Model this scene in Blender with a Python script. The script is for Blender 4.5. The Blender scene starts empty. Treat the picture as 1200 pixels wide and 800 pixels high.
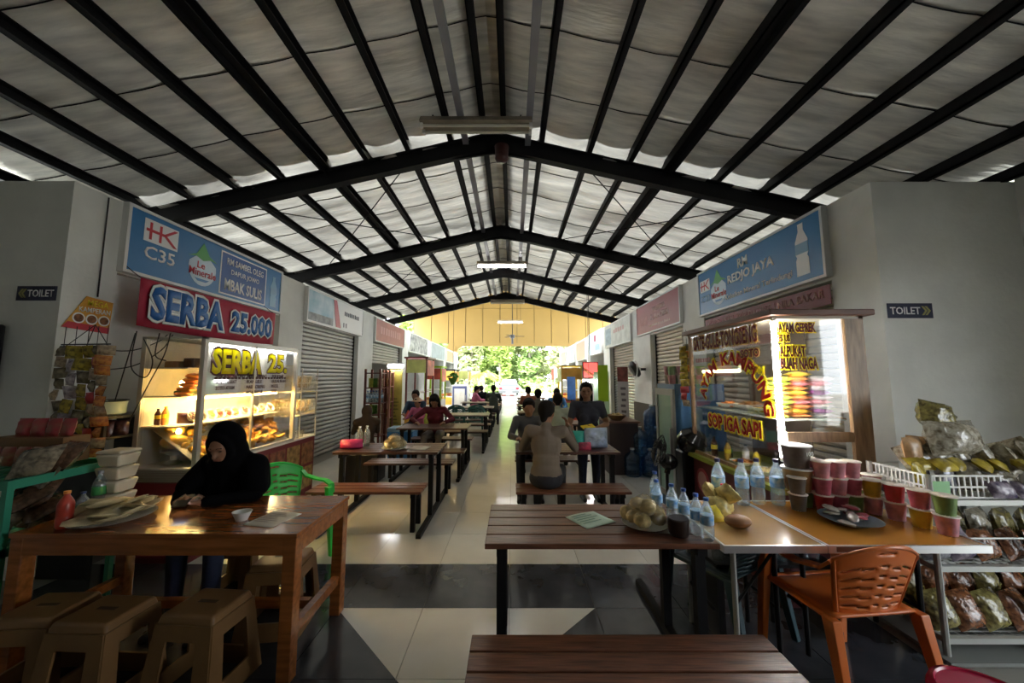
import bpy, math, random
from mathutils import Vector, Matrix, Euler, Quaternion
rnd = random.Random(7)
S = bpy.context.scene
COL = S.collection
# ------------------------------------------------------------------ camera, sky, exposure
cam = bpy.data.objects.new('camera', bpy.data.cameras.new('camera')); COL.objects.link(cam)
cam.location = (0, 0, 1.6)
cam.rotation_euler = (math.radians(90 + 5.644), 0, 0)
cam.data.sensor_width = 36; cam.data.lens = 425 / 1200 * 36
cam.data.clip_start = .05; cam.data.clip_end = 400
S.camera = cam
W = bpy.data.worlds.new('overcast_sky'); S.world = W; W.use_nodes = True
_n = W.node_tree; _n.nodes['Background'].inputs[0].default_value = (.90, .96, 1, 1)
_n.nodes['Background'].inputs[1].default_value = 1.5
_s = bpy.data.lights.new('veiled_sun', 'SUN'); _s.energy = 3.0; _s.angle = math.radians(35); _s.color = (1, .97, .90)
_so = bpy.data.objects.new('veiled_sun', _s); COL.objects.link(_so); _so.rotation_euler = (math.radians(38), 0, math.radians(-12))
S.view_settings.view_transform = 'Standard'; S.view_settings.look = 'None'
S.view_settings.exposure = 2.75; S.view_settings.gamma = 1
S.view_settings.use_curve_mapping = False
try:
    S.cycles.use_denoising = True
    S.cycles.transparent_max_bounces = 24
    S.cycles.max_bounces = 10
    S.cycles.diffuse_bounces = 5
    S.cycles.sample_clamp_indirect = 6
    S.cycles.caustics_reflective = False; S.cycles.caustics_refractive = False
except Exception: pass
# portals for the sky at the two open ends of the hall (they guide sampling, add no light)
def portal(name, loc, rx, sx, sy):
    l = bpy.data.lights.new(name, 'AREA'); l.shape = 'RECTANGLE'; l.size = sx; l.size_y = sy
    l.cycles.is_portal = True
    o = bpy.data.objects.new(name, l); COL.objects.link(o); o.location = loc; o.rotation_euler = (rx, 0, 0)

# ------------------------------------------------------------------ helpers
V = Vector
def orth(d):
    d = d.normalized(); a = V((0, 0, 1)) if abs(d.z) < .9 else V((1, 0, 0))
    s = d.cross(a).normalized(); return s, s.cross(d).normalized()
class MB:
    def __init__(s): s.v = []; s.f = []; s.mi = []; s.cur = 0
    def add(s, vs, fs):
        b = len(s.v); s.v += [tuple(p) for p in vs]
        s.f += [tuple(i + b for i in f) for f in fs]; s.mi += [s.cur] * len(fs); return s
    def box(s, x0, x1, y0, y1, z0, z1, M=None):
        vs = [V((x, y, z)) for z in (z0, z1) for y in (y0, y1) for x in (x0, x1)]
        if M: vs = [M @ p for p in vs]
        return s.add(vs, [(0,2,3,1),(4,5,7,6),(0,1,5,4),(2,6,7,3),(0,4,6,2),(1,3,7,5)])
    def frus(s, cx, cy, z0, z1, w0, d0, w1, d1):
        vs = [(cx+a*w/2, cy+b*d/2, z) for z, w, d in ((z0,w0,d0),(z1,w1,d1)) for a, b in ((-1,-1),(1,-1),(1,1),(-1,1))]
        return s.add(vs, [(3,2,1,0),(4,5,6,7),(0,1,5,4),(1,2,6,5),(2,3,7,6),(3,0,4,7)])
    def beam(s, p, q, w, h, up=(0,0,1)):
        p, q = V(p), V(q); d = (q-p).normalized(); u = V(up)
        a = d.cross(u).normalized(); b = a.cross(d).normalized()
        vs = [o + a*i*w/2 + b*j*h/2 for o in (p, q) for j in (-1,1) for i in (-1,1)]
        return s.add(vs, [(0,1,3,2),(4,6,7,5),(0,4,5,1),(2,3,7,6),(0,2,6,4),(1,5,7,3)])
    def cyl(s, p, q, r0, r1=None, n=12, caps=True):
        p, q = V(p), V(q); r1 = r0 if r1 is None else r1; a, b = orth(q-p)
        vs = []
        for o, r in ((p, r0), (q, r1)):
            for i in range(n):
                t = 2*math.pi*i/n; vs.append(o + (a*math.cos(t) + b*math.sin(t))*r)
        fs = [(i, (i+1)%n, n+(i+1)%n, n+i) for i in range(n)]
        if caps: fs += [tuple(reversed(range(n))), tuple(range(n, 2*n))]
        return s.add(vs, fs)
    def tube(s, pts, r, n=6, closed=False):
        pts = [V(p) for p in pts]; m = len(pts); vs = []; fs = []; a = None
        for i, p in enumerate(pts):
            if closed: d = pts[(i+1)%m] - pts[i-1]
            else: d = pts[min(i+1, m-1)] - pts[max(i-1, 0)]
            if a is None: a, b = orth(d)
            else:
                dn = d.normalized(); a = (a - dn*a.dot(dn)).normalized(); b = a.cross(dn)
            for k in range(n):
                t = 2*math.pi*k/n; vs.append(p + (a*math.cos(t) + b*math.sin(t))*r)
        for i in range(m if closed else m-1):
            j = (i+1) % m
            fs += [(i*n+k, i*n+(k+1)%n, j*n+(k+1)%n, j*n+k) for k in range(n)]
        if not closed: fs += [tuple(reversed(range(n))), tuple(range((m-1)*n, m*n))]
        return s.add(vs, fs)
    def lathe(s, prof, n=16, c=(0,0,0), M=None, sq=1.):
        c = V(c); vs = []; m = len(prof)
        for r, z in prof:
            for i in range(n):
                t = 2*math.pi*i/n; p = V((r*math.cos(t), r*sq*math.sin(t), z))
                if M: p = M @ p
                vs.append(c + p)
        fs = [(j*n+i, j*n+(i+1)%n, (j+1)*n+(i+1)%n, (j+1)*n+i) for j in range(m-1) for i in range(n)]
        if prof[0][0] > 1e-5: fs.append(tuple(reversed(range(n))))
        if prof[-1][0] > 1e-5: fs.append(tuple(range((m-1)*n, m*n)))
        return s.add(vs, fs)
    def ell(s, c, r, n=12, m=8, M=None, j=0):
        prof = [(math.sin(math.pi*k/m), -math.cos(math.pi*k/m)) for k in range(m+1)]
        c = V(c); vs = []
        for a, z in prof:
            for i in range(n):
                t = 2*math.pi*i/n; q = 1 + (rnd.uniform(-j, j) if j else 0)
                p = V((a*math.cos(t)*r[0]*q, a*math.sin(t)*r[1]*q, z*r[2]*q))
                vs.append(c + (M @ p if M else p))
        return s.add(vs, [(k*n+i, k*n+(i+1)%n, (k+1)*n+(i+1)%n, (k+1)*n+i) for k in range(m) for i in range(n)])
    def prism(s, poly, y0, y1):                       # polygon in local x,z, thickness along y
        n = len(poly); vs = [(x, y0, z) for x, z in poly] + [(x, y1, z) for x, z in poly]
        fs = [tuple(range(n)), tuple(reversed(range(n, 2*n)))]
        fs += [(i, n+i, n+(i+1)%n, (i+1)%n) for i in range(n)]
        return s.add(vs, fs)
    def slab(s, poly, z0, z1):                        # polygon in x,y
        n = len(poly); vs = [(x, y, z1) for x, y in poly] + [(x, y, z0) for x, y in poly]
        fs = [tuple(range(n)), tuple(reversed(range(n, 2*n)))]
        fs += [(i, n+i, n+(i+1)%n, (i+1)%n) for i in range(n)]
        return s.add(vs, fs)
    def grid(s, f, nu, nv):
        vs = [f(i/nu, j/nv) for j in range(nv+1) for i in range(nu+1)]
        return s.add(vs, [(j*(nu+1)+i, j*(nu+1)+i+1, (j+1)*(nu+1)+i+1, (j+1)*(nu+1)+i) for j in range(nv) for i in range(nu)])
    def mesh(s, name, mats, smooth=35):
        me = bpy.data.meshes.new(name); me.from_pydata(s.v, [], s.f)
        for m in (mats if isinstance(mats, (list, tuple)) else [mats]): me.materials.append(m)
        me.polygons.foreach_set('material_index', s.mi)
        if smooth:
            me.polygons.foreach_set('use_smooth', [True]*len(me.polygons))
            try: me.set_sharp_from_angle(angle=math.radians(smooth))
            except Exception: pass
        me.update(); return me
    def build(s, name, mats, parent=None, smooth=35, loc=None, rot=None, bevel=0, thick=0):
        return obj(name, s.mesh(name, mats, smooth), parent, loc, rot, bevel, thick)
def obj(name, me, parent=None, loc=None, rot=None, bevel=0, thick=0):
    o = bpy.data.objects.new(name, me); COL.objects.link(o)
    if parent is not None: o.parent = parent
    if loc: o.location = loc
    if rot: o.rotation_euler = rot
    if thick:
        m = o.modifiers.new('s', 'SOLIDIFY'); m.thickness = thick; m.offset = 0
    if bevel:
        m = o.modifiers.new('b', 'BEVEL'); m.width = bevel; m.segments = 2; m.limit_method = 'ANGLE'; m.harden_normals = False
    return o
def tag(o, label, cat, group=None, kind=None):
    o['label'] = label; o['category'] = cat
    if group: o['group'] = group
    if kind: o['kind'] = kind
    return o
def thing(name, label, cat, loc=(0,0,0), rz=0, group=None):
    o = bpy.data.objects.new(name, None); COL.objects.link(o); o.empty_display_size = .1
    o.location = loc; o.rotation_euler = (0, 0, rz)
    return tag(o, label, cat, group)
def struct(o): o['kind'] = 'structure'; return o
def dup(root, loc=None, rz=None, label=None, group=None, parent=None):
    c = root.copy(); COL.objects.link(c)
    if parent is not None: c.parent = parent
    if loc is not None: c.location = loc
    if rz is not None: c.rotation_euler = (rz if isinstance(rz, (tuple, Euler)) else (0, 0, rz))
    if label: c['label'] = label
    if group: c['group'] = group
    for ch in root.children: dup(ch, parent=c)
    return c
def part(root, name, mb, mats, **k): return mb.build(name, mats, root, **k)

# ------------------------------------------------------------------ materials
MATS = {}
def mat(name, col, rough=.5, metal=0., var=.0, scale=8., bump=0., bscale=40., emit=0., ecol=None, stretch=None, col2=None, coat=0., trans=0., spec=.5, detail=4):
    if name in MATS: return MATS[name]
    m = bpy.data.materials.new(name); m.use_nodes = True; nt = m.node_tree; b = nt.nodes['Principled BSDF']
    b.inputs['Roughness'].default_value = rough; b.inputs['Metallic'].default_value = metal
    b.inputs['Specular IOR Level'].default_value = spec
    if coat: b.inputs['Coat Weight'].default_value = coat; b.inputs['Coat Roughness'].default_value = .12
    if trans: b.inputs['Transmission Weight'].default_value = trans
    c = (*col, 1); m.diffuse_color = c
    if var or bump or col2:
        tc = nt.nodes.new('ShaderNodeTexCoord'); mp = nt.nodes.new('ShaderNodeMapping')
        nt.links.new(tc.outputs['Object'], mp.inputs[0])
        if stretch: mp.inputs['Scale'].default_value = stretch
    if var or col2:
        nz = nt.nodes.new('ShaderNodeTexNoise'); nz.inputs['Scale'].default_value = scale; nz.inputs['Detail'].default_value = detail
        nt.links.new(mp.outputs[0], nz.inputs['Vector'])
        rp = nt.nodes.new('ShaderNodeValToRGB'); e = rp.color_ramp.elements
        e[0].position = .3; e[1].position = .7
        d = col2 or tuple(x*(1-var) for x in col)
        e[0].color = (*d, 1); e[1].color = tuple(min(1, x*(1+var*.5)) for x in col) + (1,)
        nt.links.new(nz.outputs['Fac'], rp.inputs[0]); nt.links.new(rp.outputs[0], b.inputs['Base Color'])
    else: b.inputs['Base Color'].default_value = c
    if bump:
        n2 = nt.nodes.new('ShaderNodeTexNoise'); n2.inputs['Scale'].default_value = bscale; n2.inputs['Detail'].default_value = 3
        nt.links.new(mp.outputs[0], n2.inputs['Vector'])
        bp = nt.nodes.new('ShaderNodeBump'); bp.inputs['Strength'].default_value = bump; bp.inputs['Distance'].default_value = .02
        nt.links.new(n2.outputs['Fac'], bp.inputs['Height']); nt.links.new(bp.outputs[0], b.inputs['Normal'])
    if emit:
        b.inputs['Emission Color'].default_value = (*(ecol or col), 1); b.inputs['Emission Strength'].default_value = emit
    MATS[name] = m; return m
def glass(name, tint=(1,1,1), refl=.035, rough=.03, haze=0., hcol=(1,1,1)):
    if name in MATS: return MATS[name]
    m = bpy.data.materials.new(name); m.use_nodes = True; nt = m.node_tree; nt.nodes.clear()
    out = nt.nodes.new('ShaderNodeOutputMaterial'); t = nt.nodes.new('ShaderNodeBsdfTransparent'); g = nt.nodes.new('ShaderNodeBsdfGlossy')
    mx = nt.nodes.new('ShaderNodeMixShader'); lw = nt.nodes.new('ShaderNodeLayerWeight'); lw.inputs[0].default_value = .25
    ad = nt.nodes.new('ShaderNodeMath'); ad.operation = 'MULTIPLY_ADD'; ad.inputs[1].default_value = .5; ad.inputs[2].default_value = refl
    t.inputs[0].default_value = (*tint, 1); g.inputs['Roughness'].default_value = rough
    nt.links.new(lw.outputs['Fresnel'], ad.inputs[0]); nt.links.new(ad.outputs[0], mx.inputs[0])
    nt.links.new(t.outputs[0], mx.inputs[1]); nt.links.new(g.outputs[0], mx.inputs[2])
    last = mx
    if haze:
        d1 = nt.nodes.new('ShaderNodeBsdfDiffuse'); d1.inputs[0].default_value = (*hcol, 1); d2 = nt.nodes.new('ShaderNodeBsdfTranslucent'); d2.inputs[0].default_value = (*hcol, 1)
        d = nt.nodes.new('ShaderNodeMixShader'); nt.links.new(d1.outputs[0], d.inputs[1]); nt.links.new(d2.outputs[0], d.inputs[2])
        m2 = nt.nodes.new('ShaderNodeMixShader'); m2.inputs[0].default_value = haze
        nt.links.new(mx.outputs[0], m2.inputs[1]); nt.links.new(d.outputs[0], m2.inputs[2]); last = m2
    nt.links.new(last.outputs[0], out.inputs[0]); MATS[name] = m; return m
def plain(name, col, rough=.5, **k): return mat(name, col, rough, **k)
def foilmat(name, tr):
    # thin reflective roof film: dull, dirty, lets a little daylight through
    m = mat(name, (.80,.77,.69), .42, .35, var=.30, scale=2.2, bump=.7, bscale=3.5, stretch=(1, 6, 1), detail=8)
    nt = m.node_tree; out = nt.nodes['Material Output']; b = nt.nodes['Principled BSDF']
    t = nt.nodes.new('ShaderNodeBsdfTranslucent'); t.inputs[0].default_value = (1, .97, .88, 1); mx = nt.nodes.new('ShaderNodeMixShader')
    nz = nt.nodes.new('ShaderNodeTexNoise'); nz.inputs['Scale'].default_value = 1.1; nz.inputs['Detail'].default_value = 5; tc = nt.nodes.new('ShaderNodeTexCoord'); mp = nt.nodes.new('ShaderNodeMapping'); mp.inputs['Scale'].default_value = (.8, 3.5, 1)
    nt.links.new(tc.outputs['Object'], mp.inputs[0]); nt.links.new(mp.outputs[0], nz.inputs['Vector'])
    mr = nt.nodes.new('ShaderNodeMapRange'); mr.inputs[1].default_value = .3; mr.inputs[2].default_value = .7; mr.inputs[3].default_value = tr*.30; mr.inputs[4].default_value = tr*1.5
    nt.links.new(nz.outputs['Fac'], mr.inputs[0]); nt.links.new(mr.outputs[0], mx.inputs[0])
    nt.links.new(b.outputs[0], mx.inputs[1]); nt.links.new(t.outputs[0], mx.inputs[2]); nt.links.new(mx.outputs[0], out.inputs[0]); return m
M_tile = mat('cream_tile', (.66,.655,.61), .13, var=.08, scale=3, spec=.6)
M_dark = mat('charcoal_tile', (.045,.05,.06), .14, var=.3, scale=5, spec=.6)
M_grout = mat('grout', (.25,.24,.21), .8)
M_wall = mat('white_plaster', (.74,.75,.71), .75, var=.09, scale=3, bump=.15, bscale=22, detail=9)
M_wallg = mat('grey_plaster', (.62,.62,.57), .8, var=.12, scale=2, bump=.12, bscale=30)
M_steel = mat('black_steel', (.008,.008,.009), .6, spec=.2)
M_grey = mat('grey_channel', (.30,.30,.33), .5, .3)
M_foil = foilmat('roof_foil_dim', .0028); M_foil2 = foilmat('roof_foil_bright', .027); M_foil3 = foilmat('roof_foil_bright_edge', .050)  # translucency added to brighten the ceiling, raised for far bays and rafter strips
M_wood = mat('oiled_brown_wood', (.17,.065,.035), .30, var=.6, scale=5, stretch=(1, 14, 14), bump=.1, bscale=12, spec=.5)
M_wood2 = mat('worn_dark_wood', (.11,.05,.035), .33, var=.6, scale=5, stretch=(1, 14, 14), bump=.12, bscale=12)
M_orange = mat('varnished_teak', (.33,.105,.025), .2, var=.35, scale=4, stretch=(1, 9, 9), coat=.5)
M_white = mat('white_plastic', (.8,.8,.78), .4)
M_black = mat('black_plastic', (.01,.01,.011), .35)
M_tan = mat('tan_plastic', (.20,.105,.038), .45, var=.1)
M_alu = mat('aluminium', (.62,.62,.6), .35, .8)
M_lit = mat('tube_glow', (1,1,1), .4, emit=4, ecol=(1, .98, .92))
M_lit2 = mat('tube_glow_far', (1,1,1), .4, emit=5, ecol=(1, .98, .95))
M_warm = mat('warm_bulb', (1,.8,.4), .4, emit=5, ecol=(1, .66, .22))
M_glass = glass('clear_glass')
M_film = glass('clear_film', (.97,.97,.95), .07, .22, haze=.04, hcol=(.8,.82,.8))
M_pet = glass('bottle_plastic', (.86,.94,.99), .16, .08, haze=.20, hcol=(.80,.90,.97))
M_red = mat('red_print', (.55,.03,.05), .45)
M_maroon = mat('maroon_print', (.20,.02,.03), .5)
M_blue = mat('sign_blue', (.03,.19,.44), .35)
M_navy = mat('navy_print', (.02,.09,.32), .4)
M_wht = mat('white_print', (.85,.86,.86), .45)
M_yel = mat('yellow_print', (.85,.68,.03), .45)
M_lime = mat('lime_print', (.42,.70,.02), .5)
M_org = mat('orange_print', (.80,.30,.05), .5)
M_skin = mat('brown_skin', (.30,.15,.085), .5, var=.1)
M_hair = mat('black_hair', (.010,.008,.007), .75, var=.3, scale=30, spec=.15)
M_green = mat('green_plastic', (.03,.60,.08), .35)
M_teal = mat('green_crate_plastic', (.03,.26,.16), .4)
def vinyl(m, k=.5):
    # thin see-through film letters: light from behind shows through them
    nt = m.node_tree; b = nt.nodes['Principled BSDF']; o = nt.nodes['Material Output']; t = nt.nodes.new('ShaderNodeBsdfTranslucent')
    c = b.inputs['Base Color'].default_value; t.inputs[0].default_value = tuple(min(1, x*1.5) for x in c[:3]) + (1,)
    x = nt.nodes.new('ShaderNodeMixShader'); x.inputs[0].default_value = k
    nt.links.new(b.outputs[0], x.inputs[1]); nt.links.new(t.outputs[0], x.inputs[2]); nt.links.new(x.outputs[0], o.inputs[0]); return m
M_tubev = mat('vertical_tube_glow', (1,1,1), .4, emit=18, ecol=(1, .98, .93))
def C3(name, col, rough=.5, **k): return mat(name, col, rough, **k)

# ------------------------------------------------------------------ lettering, made from outline text and fitted to a box on a panel (local x right, z up, -y to the viewer)
def txt(root, s, x0, x1, z0, z1, y, m, off=0., name='lettering', arc=None, ext=.0015, shear=0., bold=.015, res=2, ring=0.):
    cu = bpy.data.curves.new('t', 'FONT'); cu.body = s; cu.size = 1; cu.resolution_u = res; cu.offset = bold + off; cu.shear = shear
    if ring: cu.fill_mode = 'NONE'; cu.bevel_depth = ring; cu.bevel_resolution = 0
    to = bpy.data.objects.new('t', cu); COL.objects.link(to)
    dg = bpy.context.evaluated_depsgraph_get(); me = bpy.data.meshes.new_from_object(to.evaluated_get(dg))
    bpy.data.objects.remove(to); bpy.data.curves.remove(cu)
    xs = [v.co.x for v in me.vertices]; ys = [v.co.y for v in me.vertices]
    if not xs: return None
    ax, bx, ay, by = min(xs), max(xs), min(ys), max(ys)
    for v in me.vertices:
        u = (v.co.x-ax)/max(1e-6, bx-ax); w = (v.co.y-ay)/max(1e-6, by-ay)
        if arc:                                          # arc = (cx, cz, r, angle0, angle1): letters run along an arc
            cx, cz, r, a0, a1 = arc; t = a0 + (a1-a0)*u; rr = r + (z1-z0)*w
            v.co = (cx + rr*math.cos(t), y - v.co.z*.04, cz + rr*math.sin(t))
        else: v.co = (x0 + (x1-x0)*u, y - v.co.z*.04, z0 + (z1-z0)*w)
    me.materials.clear(); me.materials.append(m); me.name = name
    o = obj(name, me, root)
    if ring: return o
    md = o.modifiers.new('s', 'SOLIDIFY'); md.thickness = ext; md.offset = 0
    return o
def txt2(root, s, x0, x1, z0, z1, y, m, mo, grow=.05, d=.002, **k):   # letters with a contrasting outline behind
    e = grow*(z1-z0)
    kk = dict(k); b = kk.pop('bold', .015)
    txt(root, s, x0-e, x1+e, z0-e, z1+e, y+d, mo, bold=b+grow*.35, name='letter_outline', ring=grow*.45, **kk)
    return txt(root, s, x0, x1, z0, z1, y, m, bold=b, **kk)
def rect(root, name, x0, x1, z0, z1, y, m, d=.002): return part(root, name, MB().box(x0, x1, y, y+d, z0, z1), m, smooth=0)
def poly(root, name, pts, y, m, d=.002): return part(root, name, MB().prism(pts, y, y+d), m, smooth=0)
def worn(root, x0, x1, z0, z1, y, m, n):                 # a line of print too worn or too far to read
    q = random.Random(int(x0*100+z0*1000)); u = (x1-x0)/n
    for k in range(n): rect(root, 'print_mark', x0+u*k, x0+u*(k+q.uniform(.55,.8)), z0, z0+(z1-z0)*q.uniform(.8,1), y, m)
def disc(root, name, cx, cz, r, y, m, rz=None, n=20, d=.002):
    rz = rz or r; return poly(root, name, [(cx+r*math.cos(2*math.pi*i/n), cz+rz*math.sin(2*math.pi*i/n)) for i in range(n)], y, m, d)
def smooth(pts, n=6):
    p = [V(q) for q in pts]; out = []
    for i in range(len(p)-1):
        a = p[max(i-1, 0)]; b = p[i]; c = p[i+1]; d = p[min(i+2, len(p)-1)]
        for k in range(n):
            t = k/n; out.append(.5*((2*b) + (c-a)*t + (2*a-5*b+4*c-d)*t*t + (3*b-a-3*c+d)*t**3))
    return out + [p[-1]]
LEFT, RIGHT = math.pi/2, -math.pi/2                      # yaw of panels on the left and right shop fronts
# ------------------------------------------------------------------ setting: ground, floor tiles
struct(MB().box(-60, 60, -30, 25.6, -.30, -.05).build('ground', mat('earth', (.42,.40,.36), .9, var=.2), smooth=0))
struct(MB().box(-60, 60, 25.6, 90, -.30, -.03).build('road', mat('pale_asphalt', (.55,.54,.50), .85, var=.15, scale=1), smooth=0))
floor = struct(MB().box(-7, 7, -3.6, 25.8, -.05, -.012).build('floor', M_grout, smooth=0))
def clip(poly, nx, ny, c):                               # keep nx*x+ny*y<=c ; returns inside, outside
    def side(sg):
        out = []
        for i in range(len(poly)):
            p, q = poly[i-1], poly[i]; a = sg*(nx*p[0]+ny*p[1]-c); b = sg*(nx*q[0]+ny*q[1]-c)
            if a*b < -1e-12: t = a/(a-b); out.append((p[0]+(q[0]-p[0])*t, p[1]+(q[1]-p[1])*t))
            if b <= 1e-9: out.append(q)
        return out if len(out) > 2 else None
    return side(1), side(-1)
T = .6; G = .002; ys0 = 2.70
protos = {}
def tile(x0, y0, m, nm):
    if nm not in protos: protos[nm] = MB().box(G, T-G, G, T-G, -.02, 0).mesh(nm, m, 0)
    o = obj('tile', protos[nm], floor, (x0, y0, 0)); return o
for i in range(-6, 6):
    for j in range(-3, 14):
        x0 = -1.22 + .61*0 + T*i; y0 = ys0 + T*j
        if x0 < -3.9 or x0 > 3.6: continue
        if j == 0: tile(x0, y0, M_dark, 'charcoal_tile')
        elif j > 0: tile(x0, y0, M_tile, 'cream_tile')
        else:                                            # inlaid cream triangle pointing at the viewer inside charcoal tiles
            P = [(x0+G, y0+G), (x0+T-G, y0+G), (x0+T-G, y0+T-G), (x0+G, y0+T-G)]
            bits = []; cur = P
            for nx, ny, c in ((-1, -1, .0), (1, -1, 0)):
                cx, cy = -.32, ys0-.90
                c = nx*cx + ny*cy
                if cur is None: break
                a, b = clip(cur, nx, ny, c)
                if b: bits.append((b, M_dark))
                cur = a
            if cur: bits.append((cur, M_tile))
            for q, m in bits: MB().slab(q, -.02, 0).build('tile', m, floor, smooth=0)
far = MB(); far.box(-3.9, 3.6, ys0+14*T, 25.6, -.02, 0); o = far.build('far_tiles', M_tile, floor, smooth=0); o['kind'] = 'stuff'
edge = MB()
for x0, x1 in ((-7, -4.82), (3.58, 7)): edge.box(x0, x1, -3.5, 3.1, -.02, 0)
edge.box(-4.82, 3.58, -3.5, .90, -.02, 0)
o = edge.build('near_tiles', M_dark, floor, smooth=0); o['kind'] = 'stuff'

# ------------------------------------------------------------------ roof
RX, RZ, SL = -.22, 4.55, .236
def rz_(x): return RZ - SL*abs(x-RX)
ceil = bpy.data.objects.new('ceiling', None); COL.objects.link(ceil); struct(ceil)
RAFT = (-1.3, 1.42, 4.15, 6.85, 9.6, 12.42)
XE = (-5.15, 4.85)
def ibeam(p, q):
    m = MB(); p, q = V(p), V(q); u = V((0,1,0)); d = (q-p).normalized(); nrm = u.cross(d)
    if nrm.z < 0: nrm = -nrm
    m.beam(p-nrm*.005, q-nrm*.005, .10, .012, nrm); m.beam(p-nrm*.10, q-nrm*.10, .012, .19, nrm); m.beam(p-nrm*.20, q-nrm*.20, .10, .012, nrm)
    return m
for y in RAFT:
    for xe in XE:
        ibeam((RX, y, RZ), (xe, y, rz_(xe))).build('rafter', M_steel, ceil, smooth=0)
    g = MB(); s = 1
    g.prism([(RX-.55, RZ-.34), (RX, RZ-.26), (RX+.55, RZ-.34), (RX, RZ-.05)], y-.012, y+.012)
    g.build('ridge_gusset', M_steel, ceil, smooth=0)
PX = [(-4.85,.06),(-4.35,.06),(-3.82,.06),(-3.29,.06),(-2.77,.06),(-2.24,.15),(-1.75,.06),(-1.25,.06),(-.74,.06),(-.34,.06),(-.10,.06),(.36,.06),(.93,.06),(1.42,.06),(1.88,.15),(2.46,.06),(3.02,.06),(3.5,.06),(4.1,.06),(4.6,.06)]
for x, w in PX:
    m = MB(); z = rz_(x)
    m.box(x-w/2, x+w/2, -3.5, 12.55, z, z+.012); m.box(x-w/2, x+w/2, -3.5, 12.55, z+.09, z+.10); m.box(x-w/2, x-w/2+.012, -3.5, 12.55, z, z+.10)
    if w > .1: m.box(x-.006, x+.006, -3.5, 12.55, z-.05, z+.09)
    m.build('purlin', M_steel, ceil, smooth=0)
for x in (-.56, .19):
    MB().box(x-.035, x+.035, -3.5, 12.3, rz_(x)-.06, rz_(x)-.015).build('cable_channel', M_grey, ceil, smooth=0)
r2 = random.Random(3)
def sheet(sgn, y0, y1):
    xs = sorted([x for x, w in PX if (x-RX)*sgn > 0], key=lambda x: abs(x)); n = 46; xe = XE[1] if sgn > 0 else XE[0]
    ph = 1.3 + sgn
    def f(u, v):
        x = RX + (xe-RX)*u; y = y0-.012 + (y1-y0+.024)*v; z = rz_(x)+.115
        dp = min(abs(x-p) for p in xs); z += -.018*math.sin(min(dp/.26, 1)*math.pi/2) + .014
        dr = min(abs(y-r) for r in RAFT)
        z -= .13*math.exp(-(dr/.15)**2)*min(1, dp/.10)
        z += (.003 if v > .5 else 0) + .006*math.sin(9*y+ph+3*math.sin(2.2*x+ph)) + .004*math.sin(23*y+2*x)
        return (x, y, z)
    m = MB(); m.grid(f, n, 14)
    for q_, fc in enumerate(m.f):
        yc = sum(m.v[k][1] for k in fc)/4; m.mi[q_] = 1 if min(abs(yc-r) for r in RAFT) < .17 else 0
    if y0 > -.5: MB().tube([V(f(k/46, .02))-V((0,0,.006)) for k in range(47)], .005, 4).build('seam_wire', M_steel, ceil, smooth=0)
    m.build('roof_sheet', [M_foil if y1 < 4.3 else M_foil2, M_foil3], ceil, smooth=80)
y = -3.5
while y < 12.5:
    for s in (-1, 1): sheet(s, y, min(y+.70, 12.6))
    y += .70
MB().prism([(RX-.22, RZ+.10), (RX, RZ+.15), (RX+.22, RZ+.10), (RX, RZ+.17)], -3.5, 12.6).build('ridge_cap', M_grey, ceil, smooth=0)
rod = MB()
for y0, y1 in zip(RAFT[2:], RAFT[3:]):
    for xa, xb in ((-3.6,-1.2),(3.2,.8)):
        rod.cyl((xa, y0, rz_(xa)-.06), (xb, y1, rz_(xb)-.06), .008, n=5); rod.cyl((xb, y0, rz_(xb)-.06), (xa, y1, rz_(xa)-.06), .008, n=5)
rod.build('bracing_rods', M_steel, ceil, smooth=0)
m = MB(); m.cyl((-.12, 3.98, 4.27), (-.12, 3.98, 4.14), .085, .075, 14); m.ell((-.12, 3.98, 4.13), (.08,.08,.05))
tag(m.build('siren_horn', mat('dark_red_paint', (.05,.01,.01), .4)), 'small dark round horn hanging under the ridge of the nearest roof frame', 'horn')

# higher roof over the far hall; unseen upper walls added to dim the gable
struct(MB().box(-7, 7, 12.9, 26.2, 8.4, 8.5).box(-7, 7, 12.75, 12.85, 5.6, 8.5).box(-7.1,-7,12.9,25.6,6.2,8.4).box(7,7.1,12.9,25.6,6.2,8.4).build('roof', mat('far_roof', (.5,.48,.42), .7), smooth=0))
post = MB()
for x in (-6.6, 6.6):
    for yy in (14.2, 20): post.box(x-.1, x+.1, yy-.1, yy+.1, 3.3, 8.4)
struct(post.build('column', M_steel, smooth=0))
gable = bpy.data.objects.new('wall_far', None); COL.objects.link(gable); struct(gable)
M_gab = mat('yellow_cladding', (.38,.245,.065), .6, var=.06, scale=.6)
for k in range(-6, 6):
    x0 = .36 + 1.22*k - 1.22*.0
    for z0, z1 in ((4.02, 6.5), (6.52, 8.4)):
        MB().box(x0+.02, x0+1.20, 25.6, 25.66, z0, z1).build('panel', M_gab, gable, smooth=0)
MB().box(-7, 7.7, 25.67, 25.75, 4.0, 8.4).build('backing', mat('dark_joint', (.16,.12,.05), .8), gable, smooth=0)
MB().box(-4.5, 5.2, 25.52, 25.7, 3.80, 4.02).build('beam', M_gab, gable, smooth=0)
for x, s in ((-4.0, 1), (4.4, -1)):
    MB().prism([(x, 3.80), (x+s*.5, 3.80), (x+s*.22, 3.62), (x, 3.2)], 25.55, 25.65).build('bracket', M_gab, gable, smooth=0)
MB().box(-4.6, -4.0, 25.5, 25.7, 0, 3.8).build('column', M_gab, gable, smooth=0)
MB().box(4.4, 5.0, 25.5, 25.7, 0, 3.8).build('column', M_gab, gable, smooth=0)

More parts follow.
